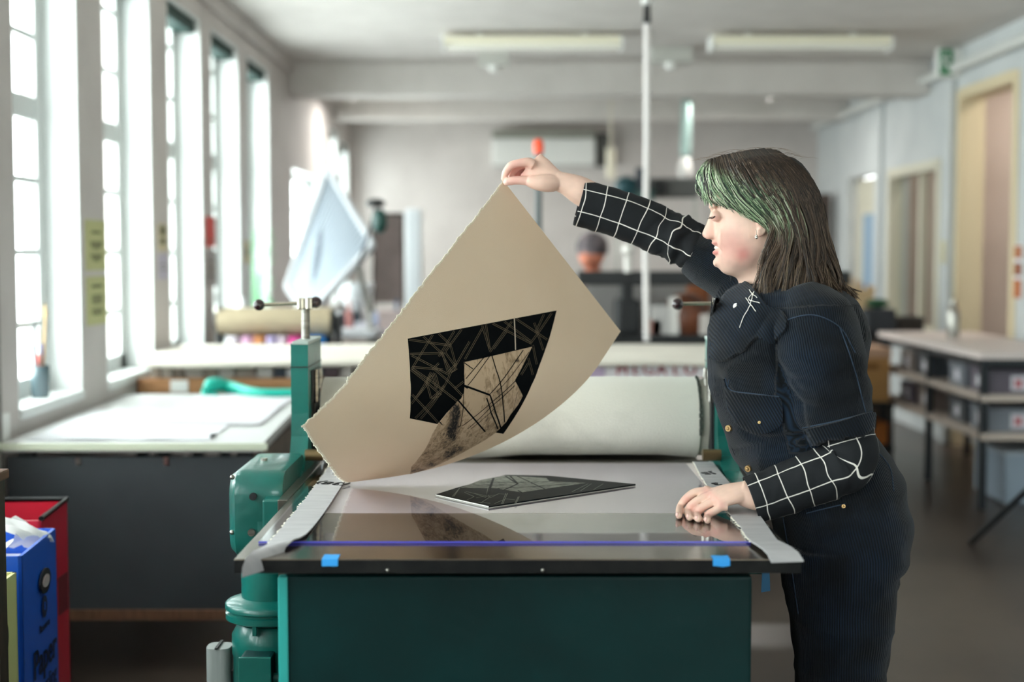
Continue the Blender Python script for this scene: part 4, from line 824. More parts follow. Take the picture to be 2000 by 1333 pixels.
MB().prism([e0 + nn * .0006 - (0, 0, .0022), e1_ + nn * .0006 - (0, 0, .0022), e1_ + nn * .0006, e0 + nn * .0006], -nn * .0005).build('bright_cut_edge', mat('cut_edge_white', 'f4f4ee', .3), plate)
inl = z4([(280, 208), (470, 135), (690, 93), (1080, 116), (1112, 148), (1445, 162), (850, 250), (690, 226), (630, 212)])
MB().prism(flat(inl, pz), (0, 0, .0003)).build('etched_area', mat('etched_grey', '7e8074', .5, c2='33362f', nscale=90, lo=.45, hi=.6, stretch=(1, 3, 1)), plate)
ln = MB(); lk = MB()
def pline(mb, P, w, z, h=.0004):
    P = [np.array(onz(u, v, z)) for u, v in z4(P)]
    for p, q_ in zip(P[:-1], P[1:]):
        d = (q_ - p) / np.linalg.norm(q_ - p); n_ = np.array([-d[1], d[0], 0]) * w / 2; mb.prism([p - n_, p + n_, q_ + n_, q_ - n_], (0, 0, h))
for P, w_ in [([(590, 118), (530, 280)], .005), ([(700, 98), (815, 170), (690, 226)], .004), ([(745, 98), (812, 165)], .004), ([(810, 98), (1070, 220)], .003), ([(470, 152), (820, 158), (1110, 150)], .002), ([(400, 182), (690, 182)], .002), ([(630, 212), (900, 200), (1300, 172)], .002), ([(850, 250), (820, 232)], .003)]: pline(lk, P, w_, pz + .0003)
for P in [[(275, 210), (205, 290)], [(265, 225), (220, 290)], [(320, 250), (410, 290), (345, 320)], [(330, 242), (560, 290), (470, 350)], [(400, 256), (520, 300)], [(540, 200), (520, 290)], [(555, 210), (540, 285)], [(560, 300), (640, 262), (720, 270)], [(600, 355), (700, 310), (790, 320)], [(705, 258), (665, 356)], [(720, 258), (676, 356)], [(830, 290), (800, 350)], [(820, 290), (790, 350)], [(1470, 170), (1320, 245)], [(1500, 170), (1400, 235)], [(1610, 170), (1520, 225)], [(430, 300), (620, 272)], [(450, 340), (560, 352)]]: pline(ln, P, .0012, pz)
lk.build('dark_lines', mat('plate_black', '15181a', .3), plate); ln.build('fine_lines', mat('fine_line_grey', '6f7468', .5), plate)

# ------------------------------------------------------------------ the freshly printed sheet, lifted by one corner
YA, YAW, TH0, PHI, L1, L2, B0, B1, PW = 3.1442838, 0.7123373, 1.7392364, 0.8419274, 0.7514078, 0.4627781, 0.4239727, 0.8818276, 0.59945
SA = at(983.5, 353.5, YA); SG = np.array([math.cos(YAW), math.sin(YAW), 0]); SH = np.array([-math.sin(YAW), math.cos(YAW), 0])
_b = np.linspace(0, 1.3, 601); _th = TH0 * (1 - np.clip((_b - B0) / (B1 - B0), 0, 1) ** PW); _db = _b[1]
_h = np.concatenate([[0], np.cumsum(np.cos((_th[1:] + _th[:-1]) / 2) * _db)]); _z = np.concatenate([[0], np.cumsum(-np.sin((_th[1:] + _th[:-1]) / 2) * _db)])
E1 = np.array([-math.sin(PHI), math.cos(PHI)]) * L1; E2 = np.array([math.cos(PHI), math.sin(PHI)]) * L2
def S(s, t, off=0.):
    s = np.asarray(s, float); t = np.asarray(t, float); a = s * E1[0] + t * E2[0]; b = s * E1[1] + t * E2[1]
    hh = np.interp(b, _b, _h)[..., None]; zz = np.interp(b, _b, _z)[..., None]; th = np.interp(b, _b, _th)[..., None]
    P = SA + SG * a[..., None] + SH * hh + np.array([0, 0, 1.]) * zz
    N = SH * (-np.sin(th)) + np.array([0, 0, -1.]) * np.cos(th)      # the printed side
    return P + N * off
sh = empty('print_sheet', tuple(S(.5, .5)), 'large cream deckle-edged paper with a black and brown abstract print, lifted by its corner', 'paper')
M_paper = mat('rag_paper', 'e6d6bf', .9, c2='dfcdb4', nscale=3, bump=.12, bscale=500)
_nt = M_paper.node_tree; _tr = _nt.nodes.new('ShaderNodeBsdfTranslucent'); _tr.inputs[0].default_value = lin('ead9c4'); _mx = _nt.nodes.new('ShaderNodeMixShader'); _mx.inputs[0].default_value = .25   # light shines through rag paper
_o = _nt.nodes['Material Output']; _nt.links.new(_nt.nodes['Principled BSDF'].outputs[0], _mx.inputs[1]); _nt.links.new(_tr.outputs[0], _mx.inputs[2]); _nt.links.new(_mx.outputs[0], _o.inputs[0])
n1, n2 = 150, 90
def dk(i): return .0022 * noise.noise((i * .55, 3.3, 0)) + .0016 * noise.noise((i * 1.9, 9.1, 0))
G = np.zeros((n1 + 1, n2 + 1, 3)); Gb = G.copy()
for i in range(n1 + 1):
    s = i / n1; s = s; ts = np.linspace(0, 1, n2 + 1)
    tt = ts.copy(); tt[0] += dk(i) / L2 * 1.6; ss = np.full(n2 + 1, s)
    if i == n1: ss = ss + np.array([dk(j + 500) for j in range(n2 + 1)]) / L1 * 1.6
    G[i] = S(ss, tt, .0003); Gb[i] = S(ss, tt, -.0003)
pb = MB(); pb.grid(G); pb.grid(Gb, True); k1, k2 = G.shape[:2]
for seq in ([(i, 0) for i in range(k1)], [(i, k2 - 1) for i in range(k1)], [(0, j) for j in range(k2)], [(k1 - 1, j) for j in range(k2)]):
    for a, c in zip(seq[:-1], seq[1:]):
        ia, ic = a[0] * k2 + a[1], c[0] * k2 + c[1]; pb.f.append((ia, ic, ic + k1 * k2, ia + k1 * k2)); pb.mi.append(0)
pb.build('paper', M_paper, sh, smooth=True)
de = MB()
for i in range(n1 * 3):
    s = i / (n1 * 3); t0 = (dk(s * n1)) / L2 * 1.6; w_ = random.uniform(.002, .005)
    a, b_ = S(s, t0 - .001), S(s + .006, t0 - .001); c = S(s + .003, t0 + .001 - w_ / L2 * .4); de.prism([S(s, t0 + .006, .0004), S(s + .006, t0 + .006, .0004), S(s + .004, t0 - w_ / L2 * .35, .0004)], S(s, 0, -.0006) - S(s, 0, .0002))
for i in range(n2 * 3):
    t_ = i / (n2 * 3); s0 = 1 + dk(500 + t_ * n2) / L1 * 1.6; w_ = random.uniform(.002, .005)
    de.prism([S(s0 - .004, t_, .0004), S(s0 - .004, t_ + .008, .0004), S(s0 + w_ / L1 * .35, t_ + .005, .0004)], S(s0, 0, -.0006) - S(s0, 0, .0002))
de.build('deckle_edge', mat('deckle_cream', 'f6eed9', .95), sh)
# find where on the sheet a traced point of the artwork lies
_ss, _tt = np.meshgrid(np.linspace(-.05, 1.05, 221), np.linspace(-.05, 1.05, 141), indexing='ij'); _pp = proj(S(_ss, _tt))
def st(u, v):
    d = ((_pp - np.array([u, v])) ** 2).sum(-1); i, j = np.unravel_index(d.argmin(), d.shape); x = np.array([_ss[i, j], _tt[i, j]])
    for _ in range(8):
        p = proj(S(x[0], x[1])); e = 1e-4; J = np.stack([(proj(S(x[0] + e, x[1])) - p) / e, (proj(S(x[0], x[1] + e)) - p) / e], -1)
        try: dx = np.linalg.solve(J.T @ J + 50 * np.eye(2), J.T @ (np.array([u, v]) - p))
        except Exception: break
        x = x + np.clip(dx, -.03, .03)
    return np.clip(x, -.0, 1.0)
def z3(P): return [(780 + x / 3.922, 590 + y / 3.922) for x, y in P]
def patch(poly, name, m, off, sub=40.):
    Q = [st(u, v) for u, v in z3(poly)]; B = []
    for a, b_ in zip(Q, Q[1:] + Q[:1]):
        L_ = np.linalg.norm((b_ - a) * [L1, L2]); n = max(1, int(L_ / .008)); B += [a + (b_ - a) * k / n for k in range(n)]
    B = np.array(B); vs = [Vector(x * [L1, L2]) for x in B]; nb = len(vs); ed = [(i, (i + 1) % nb) for i in range(nb)]
    lo, hi = B.min(0) * [L1, L2], B.max(0) * [L1, L2]
    for x in np.arange(lo[0], hi[0], .008):
        for y in np.arange(lo[1], hi[1], .008): vs.append(Vector((x, y)))
    v2, _, f2, _, _, _ = geometry.delaunay_2d_cdt(vs, ed, [], 1, 1e-6)
    V = S(np.array([v.x for v in v2]) / L1, np.array([v.y for v in v2]) / L2, off)
    me = MB().add(V, [tuple(f) for f in f2]); return me.build(name, m, sh, smooth=True, fix=False)
M_ink_b = mat('printing_ink', '06090b', .75, c2='0a0d0e', nscale=30, spec=.08)
def texture_ink():
    m = mat('print_texture', 'b8a286', .85); nt = m.node_tree; L = nt.links; b = nt.nodes['Principled BSDF']
    tc = nt.nodes.new('ShaderNodeTexCoord'); mp = nt.nodes.new('ShaderNodeMapping'); mp.inputs['Rotation'].default_value = (.3, .4, .5); mp.inputs['Scale'].default_value = (3, 3, 1); L.new(tc.outputs['Object'], mp.inputs[0])
    n1_ = nt.nodes.new('ShaderNodeTexNoise'); n1_.inputs['Scale'].default_value = 38; n1_.inputs['Detail'].default_value = 8; n1_.inputs['Roughness'].default_value = .7; n1_.inputs['Distortion'].default_value = 1.2; L.new(mp.outputs[0], n1_.inputs[0])
    n2_ = nt.nodes.new('ShaderNodeTexNoise'); n2_.inputs['Scale'].default_value = 7; n2_.inputs['Detail'].default_value = 3; L.new(mp.outputs[0], n2_.inputs[0])
    at_ = nt.nodes.new('ShaderNodeAttribute'); at_.attribute_name = 'smudge'
    ad = nt.nodes.new('ShaderNodeMath'); ad.operation = 'MULTIPLY_ADD'; ad.inputs[1].default_value = .55; L.new(n2_.outputs[0], ad.inputs[0]); L.new(n1_.outputs[0], ad.inputs[2])
    a2 = nt.nodes.new('ShaderNodeMath'); a2.operation = 'SUBTRACT'; L.new(ad.outputs[0], a2.inputs[0]); L.new(at_.outputs['Fac'], a2.inputs[1])
    cr_ = nt.nodes.new('ShaderNodeValToRGB'); L.new(a2.outputs[0], cr_.inputs[0]); e = cr_.color_ramp.elements
    e[0].position = .50; e[0].color = lin('1b1816'); e[1].position = .84; e[1].color = lin('c8ad8e'); k = e.new(.60); k.color = lin('6b5a4a'); k = e.new(.69); k.color = lin('9f8567')
    L.new(cr_.outputs[0], b.inputs['Base Color']); return m
M_tex = texture_ink()
patch([(62, 282), (1203, 66), (1180, 160), (1150, 270), (1110, 385), (1060, 520), (1010, 640), (950, 765), (895, 860), (850, 930), (795, 1010), (735, 1000), (640, 850), (520, 760), (440, 765), (360, 850), (290, 935), (180, 912), (78, 892), (83, 740), (82, 600), (78, 480), (70, 370)], 'black_shape', M_ink_b, .0008)
tx = patch([(490, 460), (640, 428), (830, 385), (1020, 340), (960, 465), (885, 600), (945, 715), (905, 790), (850, 860), (815, 920), (735, 1000), (650, 1060), (560, 1110), (450, 1170), (340, 1225), (200, 1285), (78, 1318), (90, 1260), (150, 1190), (205, 1110), (250, 1010), (295, 935), (370, 840), (435, 768), (470, 740), (492, 690), (490, 580)], 'brown_texture', M_tex, .0012)
# darker ink smudges (they belong to the print): stored per point of this patch
me = tx.data; va = me.attributes.new('smudge', 'FLOAT', 'POINT'); W0 = np.array([v.co for v in me.vertices]) + np.array(sh.location); pxs = proj(W0); sm = np.zeros(len(pxs))
for (x, y, sx, sy, am) in [(440, 800, 35, 70, .32), (425, 900, 40, 80, .3), (400, 1010, 50, 70, .26), (380, 1150, 60, 60, .24), (530, 1000, 30, 25, .16), (470, 1130, 35, 20, .2), (230, 1170, 50, 70, .08), (280, 1100, 60, 90, .06), (910, 450, 28, 14, .3), (250, 1250, 60, 20, .2), (760, 960, 60, 35, .12), (930, 700, 30, 60, .1), (120, 1290, 60, 25, .2)]:
    c = np.array(z3([(x, y)])[0]); sm += am * np.exp(-((pxs[:, 0] - c[0]) / (sx / 3.922)) ** 2 - ((pxs[:, 1] - c[1]) / (sy / 3.922)) ** 2)
sm -= .10 * np.exp(-((pxs[:, 0] - 925) / 35) ** 2 - ((pxs[:, 1] - 745) / 40) ** 2) + .04
va.data.foreach_set('value', sm)
def lines(name, m, segs, off, thick=.0006):
    b_ = MB()
    for P, w_ in segs:
        Q = [st(u, v) * [L1, L2] for u, v in z3(P)]
        for a, c in zip(Q[:-1], Q[1:]):
            L_ = np.linalg.norm(c - a)
            if L_ < 1e-4: continue
            d = (c - a) / L_; n_ = np.array([-d[1], d[0]]) * w_ / 2; k = max(1, int(L_ / .01)); tt_ = np.linspace(0, 1, k + 1)
            mid = a + (c - a) * tt_[:, None]; l_, r_ = (mid - n_) / [L1, L2], (mid + n_) / [L1, L2]
            b_.grid(np.stack([S(l_[:, 0], l_[:, 1], off), S(r_[:, 0], r_[:, 1], off)]))
    return b_.build(name, m, sh, fix=False)
def dbl(segs, gap=11):
    out = []
    for P in segs:
        for s_ in (-1, 1):
            Q = []
            for k, p in enumerate(P):
                a = np.array(P[max(k - 1, 0)]); c = np.array(P[min(k + 1, len(P) - 1)]); d = (c - a) / np.linalg.norm(c - a); Q.append((p[0] - d[1] * gap / 2 * s_, p[1] + d[0] * gap / 2 * s_))
            out.append((Q, .0008))
    return out
D_ = [[(255, 250), (92, 515)], [(70, 290), (390, 335)], [(80, 400), (350, 392)], [(180, 265), (330, 400)], [(300, 245), (390, 330)], [(420, 222), (300, 420)], [(475, 210), (350, 380)],
      [(90, 410), (380, 560)], [(95, 500), (330, 520)], [(85, 520), (290, 690)], [(95, 510), (440, 760)], [(390, 335), (430, 480)], [(330, 400), (370, 540)], [(350, 390), (430, 500)],
      [(270, 520), (520, 760)], [(240, 540), (90, 780)], [(265, 545), (130, 730)], [(95, 710), (300, 930)], [(340, 640), (120, 890)], [(400, 520), (160, 895)], [(205, 620), (240, 740)], [(240, 560), (205, 620)], [(270, 550), (300, 660)], [(250, 560), (280, 670)],
      [(535, 305), (410, 520)], [(490, 610), (420, 665)], [(632, 205), (500, 440)], [(632, 180), (690, 370)], [(660, 170), (690, 360)], [(860, 150), (690, 385)], [(820, 225), (720, 360)], [(710, 165), (1010, 320)], [(800, 150), (1000, 300)], [(890, 130), (1130, 290)],
      [(1105, 95), (1040, 240)], [(1165, 85), (1060, 240)], [(1060, 240), (1000, 320)], [(1030, 160), (1060, 240)], [(1060, 250), (1100, 370)], [(1020, 330), (1050, 480)], [(985, 430), (1020, 560)], [(985, 470), (930, 560)], [(320, 395), (400, 540), (440, 510)], [(370, 540), (440, 470)], [(300, 470), (250, 520)], [(240, 740), (300, 690)], [(260, 745), (320, 700)]]
D_ = [[a for a in P] for P in D_]
lines('fine_ink_lines', mat('line_tan', '75664f', .8), dbl(D_), .0011)
lines('pale_ink_gap', mat('gap_cream', 'd8c8b0', .9), [([(877, 118), (883, 240), (887, 368)], .0028)], .0013)
lines('dark_ink_lines', M_ink_b, [([(490, 465), (560, 515)], .0022), ([(492, 460), (490, 560), (488, 700), (462, 950)], .0018), ([(490, 640), (690, 712)], .0042), ([(690, 712), (735, 850), (775, 965)], .0036), ([(665, 735), (700, 850), (752, 970)], .0030), ([(697, 385), (740, 530), (790, 780), (802, 920)], .0028),
      ([(505, 590), (650, 420)], .0018), ([(520, 640), (700, 400)], .0018), ([(690, 705), (945, 370)], .0022), ([(475, 950), (700, 770), (900, 590)], .002), ([(520, 970), (700, 800), (880, 640)], .002), ([(545, 970), (720, 820)], .0016), ([(440, 745), (540, 860), (655, 992)], .0034), ([(290, 900), (325, 938)], .002),
      ([(1020, 340), (885, 600)], .0024), ([(885, 600), (945, 715)], .003), ([(740, 690), (990, 385)], .0014), ([(490, 640), (520, 660)], .004), ([(490, 460), (640, 428), (1020, 340)], .0016), ([(860, 860), (880, 780), (900, 690)], .001)], .0018)
# ------------------------------------------------------------------ person: body
# landmarks are measured in the photo and set at their own depth (Y); PX metres per pixel at her depth
YH = 2.95
woman = empty('person', (at(1640, 900, 2.95)[0], 2.95, 0), 'person with green-fringed dark hair in a navy corduroy jumpsuit, lifting the printed sheet', 'person')
def pt(u, v, Y): return at(u, v, Y)
def sup(c, ax, ay, n=40, p=1., pf=None):   # horizontal ring: ax along x (front = -x), ay along y
    a = np.arange(n) * 2 * PI / n; ca, sa = np.cos(a), np.sin(a)
    pw = np.where(ca < 0, pf if pf else p, p)
    return np.stack([c[0] + ax * np.sign(ca) * abs(ca) ** pw, c[1] + ay * np.sign(sa) * abs(sa) ** p, np.full(n, c[2])], -1)
body = MB()
# head: horizontal sections (v, front u, back u, half width, squareness)
HD = [(303, 1452, 1525, .026), (310, 1430, 1545, .044), (320, 1408, 1558, .059), (338, 1396, 1572, .070), (358, 1388, 1582, .077), (380, 1385, 1592, .080), (396, 1385, 1591, .080), (405, 1386, 1590, .079), (413, 1389, 1588, .077), (424, 1392, 1584, .075), (437, 1393, 1578, .074), (450, 1393, 1572, .073), (462, 1392, 1564, .071), (472, 1393, 1556, .068), (483, 1397, 1548, .064), (495, 1397, 1540, .060), (506, 1399, 1530, .054), (516, 1402, 1520, .048), (526, 1409, 1508, .042), (534, 1422, 1500, .034), (540, 1440, 1495, .022)]
R = []
for v, f_, b_, w_ in HD:
    a, c = pt(f_, v, YH), pt(b_, v, YH); m_ = (a + c) / 2; R.append(sup(m_, (c[0] - a[0]) / 2, w_, 56, 1., .86 if v > 405 else .95))
body.rings(R)
# nose wedge
NS = [(411, 1388.5, .0055), (420, 1386, .006), (430, 1382.5, .0072), (440, 1378.5, .0085), (449, 1374, .0105), (455, 1371.5, .0125), (460, 1371.5, .0135), (464, 1374.5, .0125), (467.5, 1381, .0095)]
R = []
for v, f_, w_ in NS:
    a = pt(f_, v, YH); n = 24; q = np.arange(n) * 2 * PI / n; ln_ = pt(1404, v, YH)[0] - a[0]
    R.append(np.stack([a[0] + ln_ * (1 - np.cos(q)) / 2, YH + w_ * np.sin(q) * (1 + .55 * (1 - np.cos(q)) / 2), np.full(n, a[2])], -1))
body.rings(R)
def blob(u, v, dy, rx, ry, rz, n=12): 
    for s_ in ((-1, 1) if dy else (1,)): p = pt(u, v, YH + s_ * dy); body.ball((p[0], YH + s_ * dy, pt(u, v, YH)[2]), 1, n, (rx, ry, rz))
blob(1384, 462, .0105, .0085, .0062, .0062)            # nostril wings
blob(1396, 474.5, 0, .0065, .017, .0045)               # upper lip
blob(1398, 494, 0, .0068, .016, .0052)                 # lower lip
blob(1403, 513, 0, .011, .017, .011)                   # chin
blob(1432, 530, 0, .030, .030, .011)                   # under the chin
blob(1398, 423, .031, .0125, .0135, .0118)             # closed eyelids
blob(1393, 404, .022, .009, .022, .006)                # brow ridge
blob(1434, 468, .040, .036, .020, .034)                # cheek
blob(1450, 496, .034, .045, .028, .034)                # jaw corner
# neck
nk = [pt(1486, 500, 2.96), pt(1497, 540, 2.96), pt(1512, 575, 2.96), pt(1535, 625, 2.96)]
body.tube(smooth_path(nk, 4), np.linspace(.056, .066, 13), 28)
# ear, near and far
for s_ in (-1, 1):
    yE = YH + s_ * .0775
    p = [(1470, 440), (1469, 428), (1477, 420), (1487, 423), (1489, 436), (1484, 448), (1474, 459), (1468, 461)]
    body.tube(smooth_path([pt(u, v, YH) * [1, 0, 1] + [0, yE + s_ * (.004 if k in (2, 3, 4) else 0), 0] for k, (u, v) in enumerate(p)], 5), .0036, 10)
    q = pt(1478, 441, YH); body.ball((q[0], yE - s_ * .003, q[2]), 1, 10, (.010, .005, .019)); q = pt(1470, 457, YH); body.ball((q[0], yE, q[2]), 1, 10, (.0062, .0045, .008))
# torso and legs under the clothes
def ringv(v, f_, b_, hy, Y=2.95, n=40, p=.9): a, c = pt(f_, v, Y), pt(b_, v, Y); m_ = (a + c) / 2; return sup(m_, (c[0] - a[0]) / 2, hy, n, p)
TR = [(575, 1470, 1600, .08), (600, 1430, 1640, .13), (650, 1410, 1655, .15), (720, 1405, 1660, .15), (800, 1425, 1665, .135), (880, 1455, 1700, .14), (960, 1495, 1735, .155), (1030, 1540, 1735, .155), (1080, 1555, 1725, .15)]
body.rings([ringv(v, f_, b_, h_) for v, f_, b_, h_ in TR])
for s_ in (-1, 1):
    yl = 2.95 + s_ * .085
    body.tube([pt(1640, 1040, yl), (pt(1645, 1180, yl)), (pt(1640, 1330, yl)), (pt(1640, 1330, yl)[0] + .0, yl, .30), (pt(1640, 1330, yl)[0] + .02, yl, .08)], [.088, .078, .055, .048, .035], 20)
    fx_ = pt(1640, 1330, yl)[0]; body.ball((fx_ - .05, yl, .045), 1, 10, (.11, .04, .035))
# arms: near (her left) and far (her right)
near_arm = [pt(1590, 640, 2.80), pt(1625, 740, 2.79), pt(1650, 840, 2.78), pt(1662, 895, 2.775), pt(1620, 925, 2.775), pt(1540, 952, 2.78), pt(1480, 968, 2.785), pt(1448, 963, 2.79)]
body.tube(smooth_path(near_arm, 5), np.interp(np.linspace(0, 1, 36), [0, .3, .55, .62, .8, .92, 1], [.05, .045, .038, .038, .034, .027, .025]), 20)
far_arm = [pt(1460, 560, 3.10), pt(1400, 510, 3.12), pt(1320, 468, 3.14), pt(1220, 425, 3.14), pt(1150, 382, 3.14), pt(1112, 362, 3.14), pt(1085, 352, 3.14)]
body.tube(smooth_path(far_arm, 5), np.interp(np.linspace(0, 1, 31), [0, .3, .5, .75, .87, 1], [.05, .042, .036, .031, .0245, .0205]), 20)
# ---- near hand: palm, four bent fingers resting on the plate, thumb beyond
def ell_path(mb, P, ra, rb, up, n=20):   # palm: tube with elliptical section
    P = np.asarray(P, float); T = np.gradient(P, axis=0); T /= np.linalg.norm(T, axis=1)[:, None]; R = []
    for i in range(len(P)):
        w_ = np.cross(T[i], up[i] if np.ndim(up) > 1 else up); w_ /= np.linalg.norm(w_); u_ = np.cross(w_, T[i]); a = np.arange(n) * 2 * PI / n
        R.append(P[i] + ra[i] * np.cos(a)[:, None] * w_ + rb[i] * np.sin(a)[:, None] * u_)
    mb.rings(R)
ztip = .8745
def fing(P, r_): 
    Q = smooth_path(P, 6); n = len(Q); rr_ = np.interp(np.linspace(0, 1, n), np.linspace(0, 1, len(r_)), r_); body.tube(Q, rr_, 14); body.ball(Q[-1], rr_[-1] * .99, 8)
ti = onz(1326, 1008, ztip + .007); tm = onz(1347, 1011, ztip + .0075); tr = onz(1364, 1014, ztip + .0075); tp = onz(1382, 1017, ztip + .007)
yi, ym_, yr_, yp_ = 2.818, 2.800, 2.782, 2.764
W = pt(1452, 962, 2.79)
Mi, Mm, Mr, Mp = pt(1378, 961, yi), pt(1386, 970, ym_), pt(1398, 980, yr_), pt(1409, 990, yp_)
c1 = (Mi + Mm + Mr + Mp) / 4
ell_path(body, smooth_path([W + (.02, 0, .003), W, W * .55 + c1 * .45 + (0, 0, .002), c1 + (.006, 0, .002), c1 - (.001, 0, .003)], 4), np.interp(np.linspace(0, 1, 17), [0, .25, .5, .8, 1], [.026, .027, .034, .038, .034]), np.interp(np.linspace(0, 1, 17), [0, .25, .6, 1], [.022, .02, .0155, .010]), np.array([0., -.30, 1.]))
fing([Mi + (.012, 0, 0), Mi, pt(1356, 963, yi), pt(1339, 976, yi + .001), pt(1328, 992, yi), ti], [.0100, .0100, .0088, .0086, .0076, .0066])
fing([Mm + (.012, 0, 0), Mm, pt(1366, 977, ym_), pt(1351, 988, ym_ - .001), pt(1344, 1001, ym_), tm], [.0105, .0104, .0092, .0092, .0082, .0072])
fing([Mr + (.012, 0, 0), Mr, pt(1380, 987, yr_), pt(1366, 996, yr_ - .001), pt(1361, 1006, yr_), tr], [.0102, .0100, .0090, .0090, .0082, .0072])
fing([Mp + (.012, 0, 0), Mp, pt(1397, 998, yp_), pt(1386, 1004, yp_ - .001), pt(1381, 1011, yp_), tp], [.0096, .0094, .0084, .0082, .0074, .0066])
for M_ in (Mi, Mm, Mr, Mp): body.ball(M_ + (.002, 0, .004), .0085, 8)
tt0 = W * .55 + c1 * .45 + (0, .028, -.008); fing([tt0 + (.02, -.012, .004), tt0, tt0 + (-.028, .012, -.012), tt0 + (-.055, .012, -.020)], [.014, .013, .011, .009])
# ---- far hand: thumb and index pinch the corner of the sheet, other fingers curl behind
K = lambda u, v, d=0.: pt(u, v, 3.135 + d)
Wf = K(1088, 353, .006)
ell_path(body, smooth_path([K(1105, 360, .006), Wf, K(1066, 343, .010), K(1046, 331, .014), K(1036, 323, .018)], 4), np.interp(np.linspace(0, 1, 17), [0, .25, .6, 1], [.020, .022, .034, .036]), np.interp(np.linspace(0, 1, 17), [0, .25, .6, 1], [.020, .019, .019, .013]), np.array([-.35, -.9, .35]))
body.tube(smooth_path([K(1085, 358, -.002), K(1066, 358, -.010), K(1048, 357, -.012), K(1032, 353.5, -.010)], 4), [.018, .019, .0195, .0195, .0195, .019, .0185, .0175, .0165, .0155, .0145, .0135, .0125], 16)
fing([K(1036, 354, -.009), K(1024, 353, -.010), K(1008, 352.5, -.008), K(996, 354, -.005), K(989, 356.5, -.003)], [.0112, .0100, .0094, .0096, .0076])           # thumb
fing([K(1042, 322, -.004), K(1031, 317, -.006), K(1013, 319, -.006), K(998, 324, -.003), K(988, 337, .004), K(984.5, 349, .010)], [.0115, .0105, .0090, .0092, .0082, .0070])   # index
fing([K(1042, 322, .014), K(1029, 319, .016), K(1012, 325, .018), K(1001, 336, .020), K(999, 347, .020)], [.0110, .0105, .0092, .0086, .0072])
fing([K(1044, 325, .032), K(1032, 322, .036), K(1018, 329, .038), K(1010, 340, .036), K(1012, 349, .030)], [.0105, .0098, .0088, .0082, .0070])
fing([K(1048, 330, .048), K(1037, 329, .052), K(1027, 336, .054), K(1021, 345, .050), K(1024, 351, .044)], [.0092, .0088, .0078, .0072, .0062])
body.ball(K(1035, 317, .0), .0105, 8)
def voxel(mb, size, name, parent, sm=3, fac=.5):
    o = mb.build(name, [], parent); m = o.modifiers.new('r', 'REMESH'); m.mode = 'VOXEL'; m.voxel_size = size; m.use_smooth_shade = True
    if sm: k = o.modifiers.new('s', 'SMOOTH'); k.iterations = sm; k.factor = fac
    dg = bpy.context.evaluated_depsgraph_get(); dg.update(); me = bpy.data.meshes.new_from_object(o.evaluated_get(dg)); o.modifiers.clear(); old = o.data; o.data = me; bpy.data.meshes.remove(old)
    me.polygons.foreach_set('use_smooth', [True] * len(me.polygons)); return o
def coords(o):
    me = o.data; a = np.empty(len(me.vertices) * 3, np.float32); me.vertices.foreach_get('co', a); return a.reshape(-1, 3).astype(float) + np.array(wloc(o))
def setco(o, V): o.data.vertices.foreach_set('co', (V - np.array(wloc(o))).astype(np.float32).ravel()); o.data.update()
def setcol(o, C, name='col'):
    a = o.data.color_attributes.new(name, 'FLOAT_COLOR', 'POINT'); a.data.foreach_set('color', C.astype(np.float32).ravel())
bd = voxel(body, .0021, 'body', woman, 4, .5); V = coords(bd)
# face details pressed into the surface
q = pt(1398, 484.5, YH); d = V - q; g_ = np.exp(-(d[:, 2] / .0024) ** 2 - (d[:, 1] / .017) ** 2) * (V[:, 0] < q[0] + .02) * (abs(d[:, 2]) < .01); V[:, 0] += .0065 * g_   # mouth opening
for s_ in (-1, 1):
    q = pt(1396, 427.5, YH); yy_ = YH + s_ * .030; g_ = np.exp(-((V[:, 2] - q[2]) / .0015) ** 2 - ((V[:, 1] - yy_) / .013) ** 2) * (V[:, 0] < q[0] + .018); V[:, 0] += .0022 * g_; V[:, 1] -= s_ * .0012 * g_
    q = pt(1482, 436, YH); yE = YH + s_ * .08; g_ = np.exp(-((V[:, 0] - q[0]) / .0045) ** 2 - ((V[:, 2] - q[2]) / .010) ** 2) * (abs(V[:, 1] - yE) < .02); V[:, 1] -= s_ * .006 * g_
ed_ = np.empty(len(bd.data.edges) * 2, np.int32); bd.data.edges.foreach_get('vertices', ed_); ed_ = ed_.reshape(-1, 2); cnt = np.bincount(ed_.ravel(), minlength=len(V))[:, None]
Pv = proj(V); msk = (((Pv[:, 0] > 1408) | ((Pv[:, 0] > 1397) & (Pv[:, 1] > 506))) & (Pv[:, 0] < 1500) & (Pv[:, 1] > 435) & (Pv[:, 1] < 548) & (V[:, 2] > 1.28) & (V[:, 1] > 2.8) & (V[:, 1] < 3.1) & ~((Pv[:, 0] > 1462) & (Pv[:, 1] < 466)))
ii_ = np.where(msk[ed_].any(1))[0]; E_ = ed_[ii_]; cn_ = np.bincount(E_.ravel(), minlength=len(V))[:, None]; ix = np.where(msk)[0]
for _ in range(120):
    S_ = np.zeros((len(V), 3)); 
    for k_ in range(3): S_[:, k_] = np.bincount(E_[:, 0], V[E_[:, 1], k_], len(V)) + np.bincount(E_[:, 1], V[E_[:, 0], k_], len(V))
    V[ix] = .3 * V[ix] + .7 * S_[ix] / cn_[ix]
setco(bd, V)
base = np.array(lin('e3bfad')[:3]); red = np.array(lin('cf7f78')[:3]); pink = np.array(lin('dd9c92')[:3]); C = np.tile(base, (len(V), 1))
def mixc(c, w_): 
    global C
    C = C * (1 - w_[:, None]) + c * w_[:, None]
def gp_(u, v, Y, r_): p = pt(u, v, Y); return np.exp(-(((V - p) / r_) ** 2).sum(1))
P2 = proj(V); nearh = (V[:, 2] > 1.3) & (V[:, 0] > .3)
g2 = lambda u, v, r_: np.exp(-((P2[:, 0] - u) ** 2 + (P2[:, 1] - v) ** 2) / r_ ** 2)
